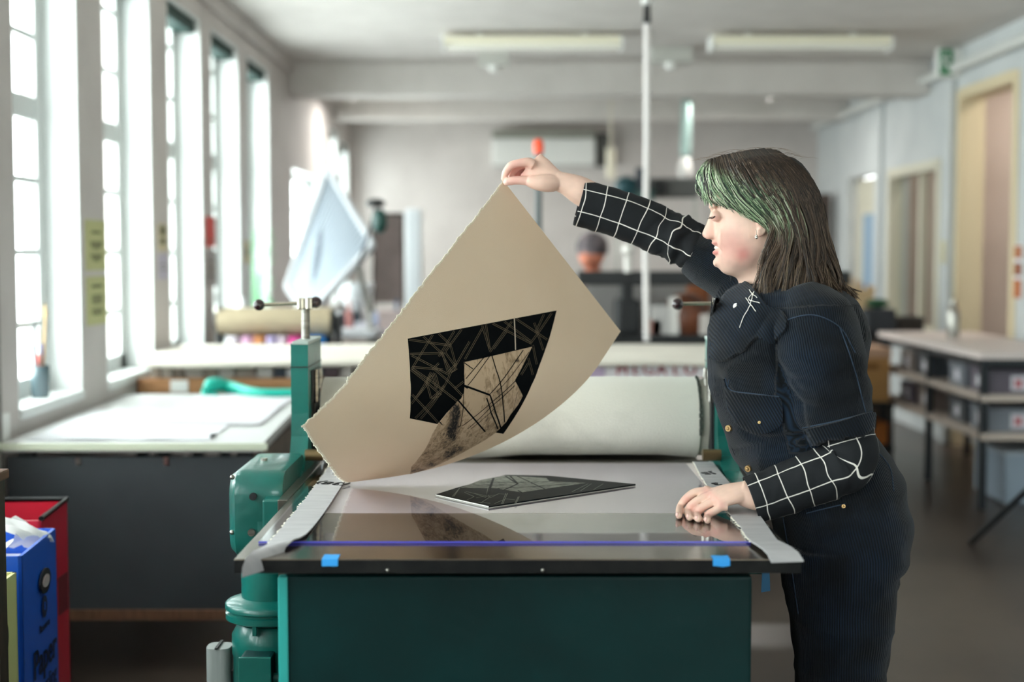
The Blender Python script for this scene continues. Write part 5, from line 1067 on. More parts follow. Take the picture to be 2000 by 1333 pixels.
mixc(red, .85 * g2(1450, 497, 17) * nearh); mixc(pink, .65 * g2(1425, 478, 32) * nearh); mixc(pink, .5 * g2(1376, 458, 9) * nearh); mixc(pink, .45 * g2(1398, 425, 9) * nearh); mixc(red, .6 * g2(1486, 432, 9) * nearh)
q = pt(1394, 484, YH); lipz = proj(V)[:, 1]
mixc(np.array(lin('c47a74')[:3]), .8 * np.exp(-((lipz - 476) / 3.2) ** 2) * (P2[:, 0] < 1405) * nearh * (abs(V[:, 1] - YH) < .022) * (P2[:, 0] > 1385)); mixc(np.array(lin('c4706c')[:3]), .85 * np.exp(-((lipz - 494) / 4.) ** 2) * (P2[:, 0] < 1407) * nearh * (abs(V[:, 1] - YH) < .02))
for (u, v) in [(1378, 958), (1386, 967), (1398, 977), (1409, 987), (1339, 974), (1350, 990), (1364, 998), (1384, 1004)]: mixc(pink, .5 * g2(u, v, 9) * (V[:, 2] < 1.0))
hand2 = (V[:, 0] < .12) & (V[:, 2] > 1.4); mixc(pink, .55 * np.exp(-((P2[:, 0] - 1008) / 26) ** 2) * hand2); mixc(red, .5 * np.exp(-((V[:, 1] - 3.17) / .02) ** 2) * hand2 * (P2[:, 0] < 1030))
fz = np.array([noise.noise(tuple(p * 90)) for p in V[::1]]) if len(V) < 900000 else np.zeros(len(V)); C *= (1 + .05 * fz)[:, None]
setcol(bd, np.concatenate([C, np.ones((len(V), 1))], 1))
M_skin = mat('fair_skin', 'e3bfad', .5, attr='col', sss=.12, bump=.06, bscale=500, spec=.35); bd.data.materials.append(M_skin); bd.data.materials.append
# finger nails, lashes, brow, teeth, earring
M_nail = mat('nail', 'e8b9ae', .25, coat=.4)
for p, u_ in ((ti, -1), (tm, 0), (tr, 0), (tp, 0)): MB().ball((p[0] - .0035, p[1] - .001, p[2] + .002), 1, 8, (.0035, .0052, .0052)).build('finger_nail', M_nail, woman, smooth=True)
q = K(991, 355, -.0105); MB().ball((q[0] + .001, q[1], q[2]), 1, 8, (.0058, .0030, .0048)).build('finger_nail', M_nail, woman, smooth=True)
tb_ = MB(); q = pt(1401, 484, YH); tb_.ball(q, 1, 10, (.0065, .015, .0045)); tb_.build('teeth', mat('tooth', 'efe9df', .25), woman, smooth=True)
ls = MB(); bvh = BVHTree.FromPolygons([tuple(p) for p in V], [tuple(p.vertices) for p in bd.data.polygons])
def hit(u, v, bv, off=.0004):
    d = Vector(ray(u, v)).normalized(); h = bv.ray_cast(Vector(O), d); return (h[0] + h[1].normalized() * off, h[1]) if h[0] is not None else (None, None)
def on_path(P, bv, off=.0004, n=6):
    out = []
    for u, v in smooth_path([(a, b_, 0) for a, b_ in P], n)[:, :2]:
        h, _ = hit(u, v, bv, off)
        if h is not None: out.append(np.array(h))
    return out
P = on_path([(1386.5, 424.5), (1389, 426), (1393, 426), (1397, 422.5)], bvh, .0006)
if len(P) > 2: ls.tube(P, .0009, 6)
for k in range(9):
    t_ = k / 8; h, nr = hit(1388 + 8 * t_, 425.5 - 3 * t_ * t_, bvh, .0005)
    if h is not None: h = np.array(h); ls.tube([h, h + (-.004, -.002, -.0015), h + (-.008 - .001 * t_, -.003, -.001)], [.0004, .0003, .0001], 4)
ls.build('eyelashes', mat('lash', '2a1c18', .6), woman)
br = MB()
P = on_path([(1386, 403), (1392, 399.5), (1400, 400), (1408, 403)], bvh, .0003)
if len(P) > 2: br.tube(P, np.interp(np.linspace(0, 1, len(P)), [0, .4, 1], [.0008, .0012, .0004]), 6)
br.build('eyebrow', mat('brow', 'b08a78', .8), woman)
h, nr = hit(1470, 459, bvh, 0)
er = MB(); q = pt(1476, 452, 2.865); er.tube([q + (0, 0, .004), q + (.001, -.002, 0), q + (.0012, -.003, -.006)], .0007, 6).ball(q + (.0012, -.003, -.0085), .0022, 8).ball(q + (.0012, -.003, -.0125), .0030, 8, (1, 1, 1.2)).ball(q + (-.0005, -.003, -.0115), .0016, 6).ball(q + (.003, -.003, -.0115), .0016, 6)
er.build('earring', mat('silver_earring', 'f0efe8', .15, 1.), woman, smooth=True)
# ------------------------------------------------------------------ clothes
M_cord = mat('navy_corduroy', '17222f', .85, sheen=.12, spec=.2)
nt = M_cord.node_tree; L = nt.links; bb_ = nt.nodes['Principled BSDF']
a_ = nt.nodes.new('ShaderNodeAttribute'); a_.attribute_name = 'rib'; w1 = nt.nodes.new('ShaderNodeMath'); w1.operation = 'MULTIPLY'; w1.inputs[1].default_value = 2 * PI / .0046; L.new(a_.outputs['Fac'], w1.inputs[0])
s1 = nt.nodes.new('ShaderNodeMath'); s1.operation = 'SINE'; L.new(w1.outputs[0], s1.inputs[0]); s2 = nt.nodes.new('ShaderNodeMath'); s2.operation = 'MULTIPLY_ADD'; s2.inputs[1].default_value = .5; s2.inputs[2].default_value = .5; L.new(s1.outputs[0], s2.inputs[0])
tcn = nt.nodes.new('ShaderNodeTexCoord'); nz = nt.nodes.new('ShaderNodeTexNoise'); nz.inputs['Scale'].default_value = 9; nz.inputs['Detail'].default_value = 5; L.new(tcn.outputs['Object'], nz.inputs[0])
mr = nt.nodes.new('ShaderNodeMapRange'); mr.inputs['From Min'].default_value = .42; mr.inputs['From Max'].default_value = .7; L.new(nz.outputs[0], mr.inputs[0])
mx1 = nt.nodes.new('ShaderNodeMix'); mx1.data_type = 'RGBA'; mx1.inputs[6].default_value = lin('0a1119'); mx1.inputs[7].default_value = lin('16273a'); L.new(mr.outputs[0], mx1.inputs[0])
mx2 = nt.nodes.new('ShaderNodeMix'); mx2.data_type = 'RGBA'; mx2.inputs[6].default_value = lin('04080c'); L.new(mx1.outputs[2], mx2.inputs[7]); L.new(s2.outputs[0], mx2.inputs[0]); L.new(mx2.outputs[2], bb_.inputs['Base Color'])
bp = nt.nodes.new('ShaderNodeBump'); bp.inputs['Strength'].default_value = .8; bp.inputs['Distance'].default_value = .0012; L.new(s2.outputs[0], bp.inputs['Height']); L.new(bp.outputs[0], bb_.inputs['Normal'])
suit = MB()
TS = [(548, 1478, 1560, .055), (558, 1446, 1606, .095), (572, 1424, 1642, .140), (592, 1406, 1664, .170), (622, 1395, 1681, .183), (655, 1388, 1687, .185), (690, 1383, 1688, .182), (720, 1383, 1688, .180), (750, 1387, 1688, .176), (785, 1398, 1686, .168), (820, 1408, 1690, .163), (855, 1420, 1712, .163), (890, 1433, 1736, .168), (925, 1452, 1755, .176), (960, 1476, 1764, .184), (1000, 1500, 1768, .188), (1050, 1518, 1766, .188), (1100, 1527, 1759, .186)]
suit.rings([ringv(v, f_, b_, h_, n=64, p=.92) for v, f_, b_, h_ in TS])
for s_ in (-1, 1):
    yl = 2.95 + s_ * .088; R = []
    for v, f_, b_, h_ in [(1070, 1527, 1760, .10), (1120, 1531, 1754, .100), (1170, 1538, 1746, .098), (1230, 1547, 1736, .094), (1290, 1554, 1729, .09), (1340, 1559, 1723, .087)]: R.append(ringv(v, f_, b_, h_, yl if s_ < 0 else 3.02, 48))
    c = R[-1].mean(0); z0 = c[2]
    for k in range(1, 7): q = R[-1] * 1.; rr_ = c + (R[5] - c) * (1 - .035 * k); rr_ = rr_.copy(); rr_[:, 2] = z0 * (1 - k / 6) + .05 * k / 6; R.append(rr_)
    suit.rings(R)
ns = smooth_path([pt(1575, 596, 2.86), pt(1588, 640, 2.815), pt(1602, 700, 2.80), pt(1620, 770, 2.79), pt(1641, 850, 2.785)], 6)
suit.tube(ns, np.interp(np.linspace(0, 1, len(ns)), [0, .2, .5, .8, 1], [.062, .083, .088, .078, .066]), 40)
nsx, fsx = ns, None
fs = smooth_path([pt(1478, 575, 3.06), pt(1440, 540, 3.09), pt(1395, 508, 3.11), pt(1352, 487, 3.125)], 6)
suit.tube(fs, np.interp(np.linspace(0, 1, len(fs)), [0, .3, .7, 1], [.085, .076, .066, .053]), 36)
js = voxel(suit, .0042, 'jumpsuit', woman, 8, .5); V = coords(js)
# folds: soft noise, stronger at waist and elbow bends, plus diagonal drag lines at the chest
nm = np.empty(len(V) * 3, np.float32); js.data.vertices.foreach_get('normal', nm); nm = nm.reshape(-1, 3)
P2 = proj(V); D = np.zeros(len(V))
for i, p in enumerate(V):
    x, y, z = p; D[i] = .006 * noise.noise((x * 5, y * 5, z * 7)) + .0035 * noise.noise((x * 13 + z * 6, y * 9, z * 13)) + .0045 * (1 - abs(noise.noise((x * 7 + z * 9, y * 6 + 5, (z * 9 - x * 5)))) * 3)
def groove(P, depth, w_, side=-1):
    Q = smooth_path([(a, b_, 0) for a, b_ in P], 8)[:, :2]; d2 = np.full(len(V), 1e9)
    for q in Q: d2 = np.minimum(d2, (P2[:, 0] - q[0]) ** 2 + (P2[:, 1] - q[1]) ** 2)
    near_ = V[:, 1] < 2.93; return depth * np.exp(-d2 / w_ ** 2) * near_
D += groove([(1512, 640), (1516, 700), (1530, 745), (1560, 800), (1580, 862)], -.010, 7)      # armhole / arm against the torso
D += groove([(1400, 745), (1420, 800), (1470, 850), (1530, 855), (1570, 850)], -.008, 9) + groove([(1390, 700), (1425, 720), (1480, 690)], .006, 12) + groove([(1392, 765), (1440, 820), (1500, 838)], .008, 12)
D += groove([(1440, 690), (1500, 700), (1560, 760)], -.004, 8) + groove([(1430, 640), (1470, 660), (1500, 620)], -.004, 8) + groove([(1440, 880), (1500, 868), (1580, 880)], -.006, 8) + groove([(1530, 700), (1600, 690), (1680, 700)], .004, 14)
D += groove([(1560, 790), (1620, 800), (1690, 780)], -.005, 10) + groove([(1540, 740), (1600, 745), (1690, 730)], -.004, 9) + groove([(1600, 1000), (1650, 1010), (1700, 990)], -.004, 12) + groove([(1550, 1100), (1600, 1060), (1680, 1040)], -.004, 12)
V = V + nm * D[:, None]; setco(js, V)
# direction of the cord ribs: around the trunk, around each sleeve
rib = np.zeros(len(V)); cx = np.interp(-P2[:, 1], -np.array([1100, 900, 700, 560]), [1640, 1590, 1540, 1530]); cxw = (cx - 1000) / FPX * V[:, 1]
ang = np.arctan2(V[:, 1] - 2.95, V[:, 0] - cxw); rib = ang * .17 + .10 * (V[:, 2] - 1.1) * (V[:, 2] > 1.1) * 1.5
def sleeve_param(path, near_):
    d = np.linalg.norm(V[:, None, :] - path[None, ::2], axis=2); i = d.argmin(1); return d.min(1), i, path[::2]
for path, rr_, box_ in ((ns, .104, (V[:, 1] < 2.88) & (P2[:, 0] > 1515) & (P2[:, 1] > 600) & (P2[:, 1] < 885)), (fs, .085, (P2[:, 0] < 1425) & (V[:, 1] > 3.0) & (P2[:, 1] < 600))):
    dm, ii, pp_ = sleeve_param(path, 0); T = np.gradient(pp_, axis=0); T /= np.linalg.norm(T, axis=1)[:, None]
    t_ = T[ii]; r_ = V - pp_[ii]; u0 = np.cross(t_, [0., 1, 0]); u0 /= np.linalg.norm(u0, axis=1)[:, None]; v0 = np.cross(t_, u0)
    m_ = box_ & (dm < rr_); rib[m_] = (np.arctan2((r_ * v0).sum(1), (r_ * u0).sum(1)) * .085)[m_]
va = js.data.attributes.new('rib', 'FLOAT', 'POINT'); va.data.foreach_set('value', rib.astype(np.float32)); js.data.materials.append(M_cord)
bj = BVHTree.FromPolygons([tuple(p) for p in V], [tuple(p.vertices) for p in js.data.polygons])
# helper for seams and sewn-on pieces following the cloth
def seam(mb, P, r_=.0011, off=.0012, n=8):
    Q = on_path(P, bj, off, n)
    if len(Q) > 2: mb.tube(Q, r_, 6)
M_cord_l = mat('navy_seam', '2c3d50', .85); M_cord_d = mat('navy_shadow_cloth', '0d141d', .95)
def cloth_patch(poly, name, lift=.004, thick=.003, m=None, step=5.):
    pq = smooth_path([(x, y, 0) for x, y in list(poly) + [poly[0]]], 4)[:-1, :2]; vs = [Vector((float(p[0]), float(p[1]))) for p in pq]; n = len(vs); B = []
    for a, b_ in zip(vs, vs[1:] + vs[:1]): k = max(1, int((b_ - a).length / step)); B += [a + (b_ - a) * i / k for i in range(k)]
    nb = len(B); ed = [(i, (i + 1) % nb) for i in range(nb)]; xs_ = [p.x for p in B]; ys_ = [p.y for p in B]
    for x in np.arange(min(xs_), max(xs_), step):
        for y in np.arange(min(ys_), max(ys_), step): B.append(Vector((x, y)))
    v2, _, f2, _, _, _ = geometry.delaunay_2d_cdt(B, ed, [], 1, 1e-4)
    top, bot = [], []; last = None
    for v in v2:
        h, nr = hit(v.x, v.y, bj, 0)
        if h is None: h = last[0] if last is not None else Vector(pt(v.x, v.y, 2.85)); nr = last[1] if last is not None else Vector((0, -1, 0))
        last = (h, nr); top.append(np.array(h + nr * (lift + thick))); bot.append(np.array(h + nr * lift * .2))
    N_ = len(top); fs_ = [tuple(f) for f in f2] + [tuple(i + N_ for i in f)[::-1] for f in f2]
    from collections import Counter
    ec = Counter()
    for f in f2:
        for a, b_ in zip(f, list(f[1:]) + [f[0]]): ec[(min(a, b_), max(a, b_))] += 1
    for (a, b_), c in ec.items():
        if c == 1: fs_.append((a, b_, b_ + N_, a + N_))
    o = MB().add(top + bot, fs_).build(name, m or M_cord, js, smooth=True, angle=60)
    W_ = coords(o); va_ = o.data.attributes.new('rib', 'FLOAT', 'POINT'); va_.data.foreach_set('value', (W_[:, 0] * .8 + W_[:, 2] * .45).astype(np.float32)); return o
cloth_patch([(1425, 553), (1446, 548), (1470, 566), (1498, 600), (1530, 610), (1540, 640), (1508, 672), (1484, 660), (1450, 690), (1412, 708), (1392, 690), (1410, 640), (1418, 590)], 'collar_lapel', .006, .003)
cloth_patch([(1396, 588), (1412, 560), (1428, 556), (1442, 600), (1436, 640), (1415, 670), (1395, 672), (1389, 650)], 'front_placket', .003, .003)
cloth_patch([(1417, 740), (1428, 762), (1470, 770), (1520, 776), (1528, 800), (1524, 832), (1480, 846), (1440, 822), (1424, 790)], 'chest_pocket', .003, .002)
cloth_patch([(1570, 838), (1640, 822), (1703, 805), (1704, 842), (1640, 862), (1586, 874)], 'sleeve_cuff', .004, .003)
for P in ([(1568, 836), (1635, 822), (1702, 804)], [(1417, 738), (1428, 762), (1470, 769), (1522, 775)], [(1424, 742), (1421, 790), (1440, 822), (1482, 848)], [(1512, 645), (1540, 625), (1590, 616), (1640, 640), (1670, 690)], [(1640, 640), (1668, 720), (1686, 790), (1700, 845)], [(1650, 985), (1610, 994), (1575, 1003)], [(1530, 1010), (1545, 1100), (1560, 1200)], [(1690, 860), (1735, 910), (1745, 960)], [(1398, 600), (1390, 660), (1386, 700)], [(1486, 662), (1472, 640), (1490, 600)]):
    sm_ = MB(); seam(sm_, P)
    if sm_.v: sm_.build('stitched_seam', M_cord_l, js, smooth=True)
for (u, v, r_, c, nm_) in [(1441, 601, .0062, 'f3efe6', 'snap_button'), (1427, 836, .0068, 'a8895c', 'brass_button'), (1465, 914, .0068, 'a8895c', 'brass_button'), (1485, 826, .003, 'b59a66', 'brass_rivet'), (1646, 989, .0038, 'b08d5c', 'brass_rivet')]:
    h, nr = hit(u, v, bj, .002)
    if h is None: continue
    n_ = np.array(nr) * .6 + np.array([-.1, -.6, .1]); n_ /= np.linalg.norm(n_); h = np.array(h) + n_ * .006
    bt = MB().cyl(h - n_ * .006, h + n_ * .0012, r_, r_ * .96, 20).ball(h + n_ * .0008, r_ * .55, 8); bt.build(nm_, mat('button_' + c, c, .35, .6 if c != 'f3efe6' else 0), js, smooth=True)
# black shirt with white window-check: sleeves and collar as soft tubes with their own surface coordinates
M_chk = mat('black_check_cloth', '10141b', .85)
nt = M_chk.node_tree; L = nt.links; bb_ = nt.nodes['Principled BSDF']; uvn = nt.nodes.new('ShaderNodeUVMap'); uvn.uv_map = 'cloth'; sx_ = nt.nodes.new('ShaderNodeSeparateXYZ'); L.new(uvn.outputs[0], sx_.inputs[0])
def line_mask(sock, w_):
    fr_ = nt.nodes.new('ShaderNodeMath'); fr_.operation = 'FRACT'; L.new(sock, fr_.inputs[0]); a = nt.nodes.new('ShaderNodeMath'); a.operation = 'SUBTRACT'; a.inputs[1].default_value = .5; L.new(fr_.outputs[0], a.inputs[0])
    b_ = nt.nodes.new('ShaderNodeMath'); b_.operation = 'ABSOLUTE'; L.new(a.outputs[0], b_.inputs[0]); c = nt.nodes.new('ShaderNodeMath'); c.operation = 'LESS_THAN'; c.inputs[1].default_value = w_; L.new(b_.outputs[0], c.inputs[0]); return c.outputs[0]
m1, m2 = line_mask(sx_.outputs[0], .020), line_mask(sx_.outputs[1], .022); mm_ = nt.nodes.new('ShaderNodeMath'); mm_.operation = 'MAXIMUM'; L.new(m1, mm_.inputs[0]); L.new(m2, mm_.inputs[1])
mx = nt.nodes.new('ShaderNodeMix'); mx.data_type = 'RGBA'; mx.inputs[6].default_value = lin('090d13'); mx.inputs[7].default_value = lin('e9e4dc'); L.new(mm_.outputs[0], mx.inputs[0]); L.new(mx.outputs[2], bb_.inputs['Base Color'])
def sleeve(name, path, rad, ncirc, cell_n, u_off, crumple, label=None, flatten=1., v_off=0., tw=0.):
    P = smooth_path(path, 12); n = len(P); T = np.gradient(P, axis=0); T /= np.linalg.norm(T, axis=1)[:, None]
    ss = np.concatenate([[0], np.cumsum(np.linalg.norm(np.diff(P, axis=0), axis=1))]); tot = ss[-1]; rr_ = np.interp(np.linspace(0, 1, n), np.linspace(0, 1, len(rad)), rad)
    V = []; UV = []; up = np.array([0, -1., 0])
    for i in range(n):
        A_ = np.cross(T[i], up); A_ /= np.linalg.norm(A_); B_ = np.cross(T[i], A_)
        for j in range(ncirc + 1):
            a = 2 * PI * j / ncirc + .0001; jn = j % ncirc
            cr_ = crumple(ss[i] / tot) ; aa = 2 * PI * jn / ncirc
            dr = cr_ * (noise.noise((ss[i] * 38, math.cos(aa) * 1.2, math.sin(aa) * 1.2)) * .010 + noise.noise((ss[i] * 70 + math.cos(aa) * 2, 5, math.sin(aa) * 2)) * .006) + .0025 * noise.noise((ss[i] * 9, math.cos(aa), math.sin(aa) + 7))
            V.append(P[i] + (rr_[i] + dr) * (math.cos(a) * A_ + flatten * math.sin(a) * B_)); wob = .16 * noise.noise((ss[i] * 11, math.cos(aa) * .8, 3.))
            UV.append((cell_n * j / ncirc + u_off + .10 * noise.noise((ss[i] * 12, math.cos(aa), 1.)) + tw * ss[i], ss[i] / .0445 + v_off + wob + cr_ * .5 * noise.noise((ss[i] * 20, math.cos(aa) * 1.5, 9.))))
    w_ = ncirc + 1; F = [(i * w_ + j, i * w_ + j + 1, (i + 1) * w_ + j + 1, (i + 1) * w_ + j) for i in range(n - 1) for j in range(ncirc)]
    me = bpy.data.meshes.new(name); loc = np.array(wloc(woman)); me.from_pydata([tuple(p - loc) for p in np.array(V)], [], F); ul = me.uv_layers.new(name='cloth'); li = np.empty(len(me.loops), np.int32); me.loops.foreach_get('vertex_index', li); ul.data.foreach_set('uv', np.array(UV)[li].astype(np.float32).ravel())
    me.polygons.foreach_set('use_smooth', [True] * len(me.polygons)); me.materials.append(M_chk); o = bpy.data.objects.new(name, me); COL.objects.link(o); o.parent = woman
    so = o.modifiers.new('thickness', 'SOLIDIFY'); so.thickness = .0022; so.offset = -1
    if label: o['label'] = label
    return o
sleeve('shirt_sleeve', [pt(1646, 815, 2.785), pt(1652, 850, 2.785), pt(1659, 884, 2.78), pt(1644, 911, 2.78), pt(1605, 927, 2.78), pt(1545, 951, 2.785), pt(1500, 967, 2.787), pt(1467, 978, 2.788)], [.052, .056, .057, .057, .054, .051, .049, .048], 64, 6, .16, lambda t: .25 + .5 * math.exp(-((t - .38) / .12) ** 2), 'black sleeve with white window check', v_off=.42)
sleeve('shirt_sleeve', [pt(1405, 512, 3.11), pt(1370, 492, 3.12), pt(1325, 468, 3.13), pt(1270, 442, 3.138), pt(1205, 417, 3.14), pt(1160, 404, 3.14), pt(1131, 396, 3.14)], [.052, .053, .0535, .0525, .0525, .052, .0515], 64, 6, .42, lambda t: .15 + 1.1 * math.exp(-((t - .3) / .14) ** 2), 'black sleeve with white window check', v_off=.1)
ck = MB()   # glimpses of the checked shirt at the neck
for P in ([(1477, 578), (1470, 600), (1458, 622), (1452, 640)], [(1462, 590), (1470, 598), (1480, 612)], [(1476, 580), (1468, 592), (1486, 598)], [(1468, 575), (1480, 590)]):
    Q = on_path(P, bj, .011, 5)
    if len(Q) > 2: ck.tube(Q, .0008, 6)
ck.build('shirt_collar_check', mat('check_white', 'e9e4dc', .8), woman)
for s_ in (-1, 1):
    yl = 2.95 + s_ * .085; fx_ = pt(1640, 1330, 2.95)[0]
    MB().ball((fx_ - .06, yl, .052), 1, 12, (.135, .05, .05)).box(fx_ - .19, fx_ + .075, yl - .045, yl + .045, 0, .025, .01).build('shoe', M_black, woman, smooth=True)

# ------------------------------------------------------------------ hair
cap = MB(); R = []
for v, f_, b_, w_ in HD[:17]:
    f2_ = f_ + (2 if v < 360 else (2 + (v - 360) * 1.6 if v < 440 else 130)); f2_ = min(f2_, 1545)
    a, c = pt(f2_, v + 2, YH), pt(b_ + 8, v - 1, YH); m_ = (a + c) / 2; R.append(sup(m_, (c[0] - a[0]) / 2, w_ + .003, 48))
cap.rings(R)
cap.tube(smooth_path([pt(1540, 440, 2.95), pt(1556, 500, 2.94), pt(1565, 550, 2.94), pt(1575, 590, 2.94)], 5), [.055] * 8 + [.05] * 8, 24)
M_scalp = mat('hair_under', '1c1713', .7); cp_ = cap.build('hair_base', M_scalp, woman, smooth=True)
GU = [  # guide strands (u, v, depth offset from the head's middle), front to back, near side
    ([(1382, 312, .0), (1367, 332, -.02), (1361, 362, -.03), (1370, 392, -.04)], 0.),
    ([(1386, 312, -.002), (1374, 335, -.035), (1376, 370, -.055), (1392, 402, -.066)], .02),
    ([(1390, 310, -.004), (1386, 338, -.05), (1396, 375, -.070), (1424, 407, -.082)], .1),
    ([(1398, 308, -.005), (1402, 342, -.058), (1422, 382, -.079), (1460, 420, -.089), (1492, 436, -.092)], .25),
    ([(1410, 304, -.004), (1420, 340, -.060), (1445, 382, -.083), (1482, 420, -.092), (1510, 446, -.096), (1522, 480, -.098)], .35),
    ([(1426, 301, -.004), (1440, 336, -.060), (1468, 380, -.086), (1502, 418, -.095), (1520, 460, -.098), (1494, 525, -.100), (1484, 600, -.108)], .45),
    ([(1445, 297, -.003), (1464, 330, -.057), (1492, 375, -.086), (1520, 415, -.096), (1538, 465, -.100), (1518, 540, -.104), (1505, 622, -.112)], .55),
    ([(1465, 293, -.002), (1490, 325, -.054), (1518, 370, -.083), (1542, 418, -.095), (1556, 475, -.100), (1545, 545, -.105), (1538, 612, -.114)], .65),
    ([(1485, 291, .0), (1516, 324, -.046), (1546, 370, -.076), (1566, 425, -.088), (1578, 490, -.095), (1582, 550, -.104), (1580, 602, -.114)], .75),
    ([(1500, 291, .0), (1540, 326, -.034), (1573, 375, -.058), (1590, 435, -.070), (1602, 500, -.080), (1612, 552, -.09), (1622, 588, -.10)], .85),
    ([(1512, 293, .0), (1562, 330, -.016), (1595, 382, -.030), (1610, 445, -.040), (1620, 505, -.055), (1636, 552, -.07), (1656, 574, -.08)], .93),
    ([(1520, 295, .002), (1575, 338, .0), (1606, 392, .0), (1618, 455, -.005), (1627, 512, -.015), (1644, 556, -.03), (1668, 576, -.04)], 1.)]
NG = len(GU); rng = random.Random(5)
def gpath(g, depth=1., side=1, n=15):
    i = min(int(g), NG - 2); f_ = g - i
    A_ = smooth_path([p for p in GU[i][0]], 8); B_ = smooth_path([p for p in GU[i + 1][0]], 8)
    ta = np.linspace(0, 1, n); A2 = np.stack([np.interp(ta, np.linspace(0, 1, len(A_)), A_[:, k]) for k in range(3)], -1); B2 = np.stack([np.interp(ta, np.linspace(0, 1, len(B_)), B_[:, k]) for k in range(3)], -1)
    Q = A2 * (1 - f_) + B2 * f_; return Q
hv, hf, hc = [], [], []
HZ = np.array([pt(1460, v, YH)[2] for v, *_ in HD]); HXF = np.array([pt(f_, v, YH)[0] for v, f_, b_, w_ in HD]); HXB = np.array([pt(b_ + 12, v, YH)[0] for v, f_, b_, w_ in HD]); HW = np.array([w_ for *_, w_ in HD])
def add_strand(Q, r0, col0, col1, green):
    n = len(Q); P = np.array([pt(u, v, YH)  for u, v, d in Q]); P[:, 1] += Q[:, 2]; 
    # keep apparent position while moving in depth
    P = np.array([pt(u, v, YH + d) for u, v, d in Q])
    for i in range(n):
        x, y, z = P[i]
        if z > HZ[-1] - .002 and z < HZ[0] + .004:
            xf_, xb_, w_ = np.interp(-z, -HZ, HXF), np.interp(-z, -HZ, HXB), np.interp(-z, -HZ, HW); q = abs((x - (xf_ + xb_) / 2) / ((xb_ - xf_) / 2 + .008))
            if q < 1:
                ym_ = (w_ + .009) * (1 - q ** 2.2) ** .5
                if abs(y - YH) < ym_: Y2 = YH + (ym_ + .003 * rng.random()) * (-1 if Q[i][2] <= 0 else 1); P[i] = O + (P[i] - O) * (Y2 / y)
    T = np.gradient(P, axis=0); T /= np.linalg.norm(T, axis=1)[:, None] + 1e-9
    s_ = np.cross(T, [0.1, -1., .2]); s_ /= np.linalg.norm(s_, axis=1)[:, None] + 1e-9; u_ = np.cross(T, s_); b0 = len(hv)
    for i in range(n):
        t = i / (n - 1); r_ = r0 * (1 - .75 * max(0, (t - .7) / .3)) * (.5 + .5 * min(1, t * 6))
        for k in range(3): a = 2 * PI * k / 3; hv.append(P[i] + r_ * (math.cos(a) * s_[i] + math.sin(a) * u_[i]))
        gmix = green(t); c = col0 * (1 - t) + col1 * t; c = c * (1 - gmix[0]) + gmix[1] * gmix[0]; hc.extend([c] * 3)
    for i in range(n - 1):
        for k in range(3): a = b0 + i * 3 + k; b_ = b0 + i * 3 + (k + 1) % 3; hf.append((a, b_, b_ + 3, a + 3))
LC = lambda h: np.array(lin(h)[:3])
browns = [LC('1b1410'), LC('241a14'), LC('33271f'), LC('44362b'), LC('120d09'), LC('5c4a3c')]; tips = [LC('3d2e24'), LC('584537'), LC('74604e'), LC('2b2018')]
greens = [LC('9cb08c'), LC('b8c8a4'), LC('d2dac0'), LC('7c9a70'), LC('34503a'), LC('93ad84'), LC('22382a')]
def strand(g, depth, side, jit, r0):
    Q = gpath(g).copy(); n = len(Q); t = np.linspace(0, 1, n)
    cl_ = round(g * 7) / 7; ph = cl_ * 13.7; amp = jit * (2.2 + 6 * t ** 2)
    sd = rng.random() * 100
    Q[:, 0] += amp * np.array([noise.noise((x * 3.5, ph, 0)) for x in t]) * 1.5 + np.array([noise.noise((x * 4, sd, 2)) for x in t]) * (1.5 + 5 * t)
    Q[:, 1] += amp * np.array([noise.noise((x * 3.5, ph, 7)) for x in t]) * .8 + np.array([noise.noise((x * 4, sd, 9)) for x in t]) * (1 + 3 * t) 
    if g > 4.5:   # loose waves towards the ends
        Q[:, 0] += 24 * np.sin(t * 11 + ph + sd * .012) * np.clip(t - .4, 0, 1); Q[:, 1] += 9 * np.sin(t * 13 + ph * 2) * np.clip(t - .5, 0, 1); Q[:, 2] += .03 * np.sin(t * 10 + ph * 2) * np.clip(t - .5, 0, 1)
    ext = rng.uniform(.88, 1.06) if g > 4 else rng.uniform(.8, 1.05); Q2 = np.stack([np.interp(t * min(ext, 1), t, Q[:, k]) for k in range(3)], -1)
    if ext > 1: Q2[-1] += (Q[-1] - Q[-2]) * (ext - 1) * 8
    Q2[:, 2] = Q2[:, 2] * depth * side + .002 * rng.uniform(-1, 1)
    gs = max(0, 1 - max(0, g - 4.2) / 4.2); gr = greens[rng.randrange(7)] if rng.random() < .8 else browns[0]; isg = rng.random() < gs ** .8
    def green(x):
        if not isg: return (0, gr)
        up_ = min(1, max(0, (x - (.02 + .035 * g)) / .2)); dn = 1 - min(1, max(0, (x - .80) / .2)) * (1 if g > 3.4 else 0)
        if g > 4.2: dn = 1 - min(1, max(0, (x - .52) / .16))
        return (up_ * dn * .95, gr)
    if rng.random() < .14: add_strand(Q2, r0 * .5, LC('6b5b4a'), LC('a08b72'), green if isg else (lambda x: (0, gr))); return
    add_strand(Q2, r0, browns[rng.randrange(6)], tips[rng.randrange(4)], green)
for k in range(2700): g = (NG - 1.001) * rng.random() ** .9; strand(g, 1., 1, 1.0, rng.uniform(.0006, .0012))
for k in range(900): g = 3.2 + (NG - 4.21) * rng.random(); strand(g, rng.uniform(.8, .97), 1, 1.2, rng.uniform(.0009, .0016))
for k in range(900): g = (NG - 1.001) * rng.random(); strand(g, rng.uniform(.85, 1.), -1, 1., rng.uniform(.0010, .0018))
for k in range(500): g = 5 + (NG - 6.01) * rng.random(); strand(g, rng.uniform(.2, .8), rng.choice((-1, 1)), 1.3, rng.uniform(.0012, .002))
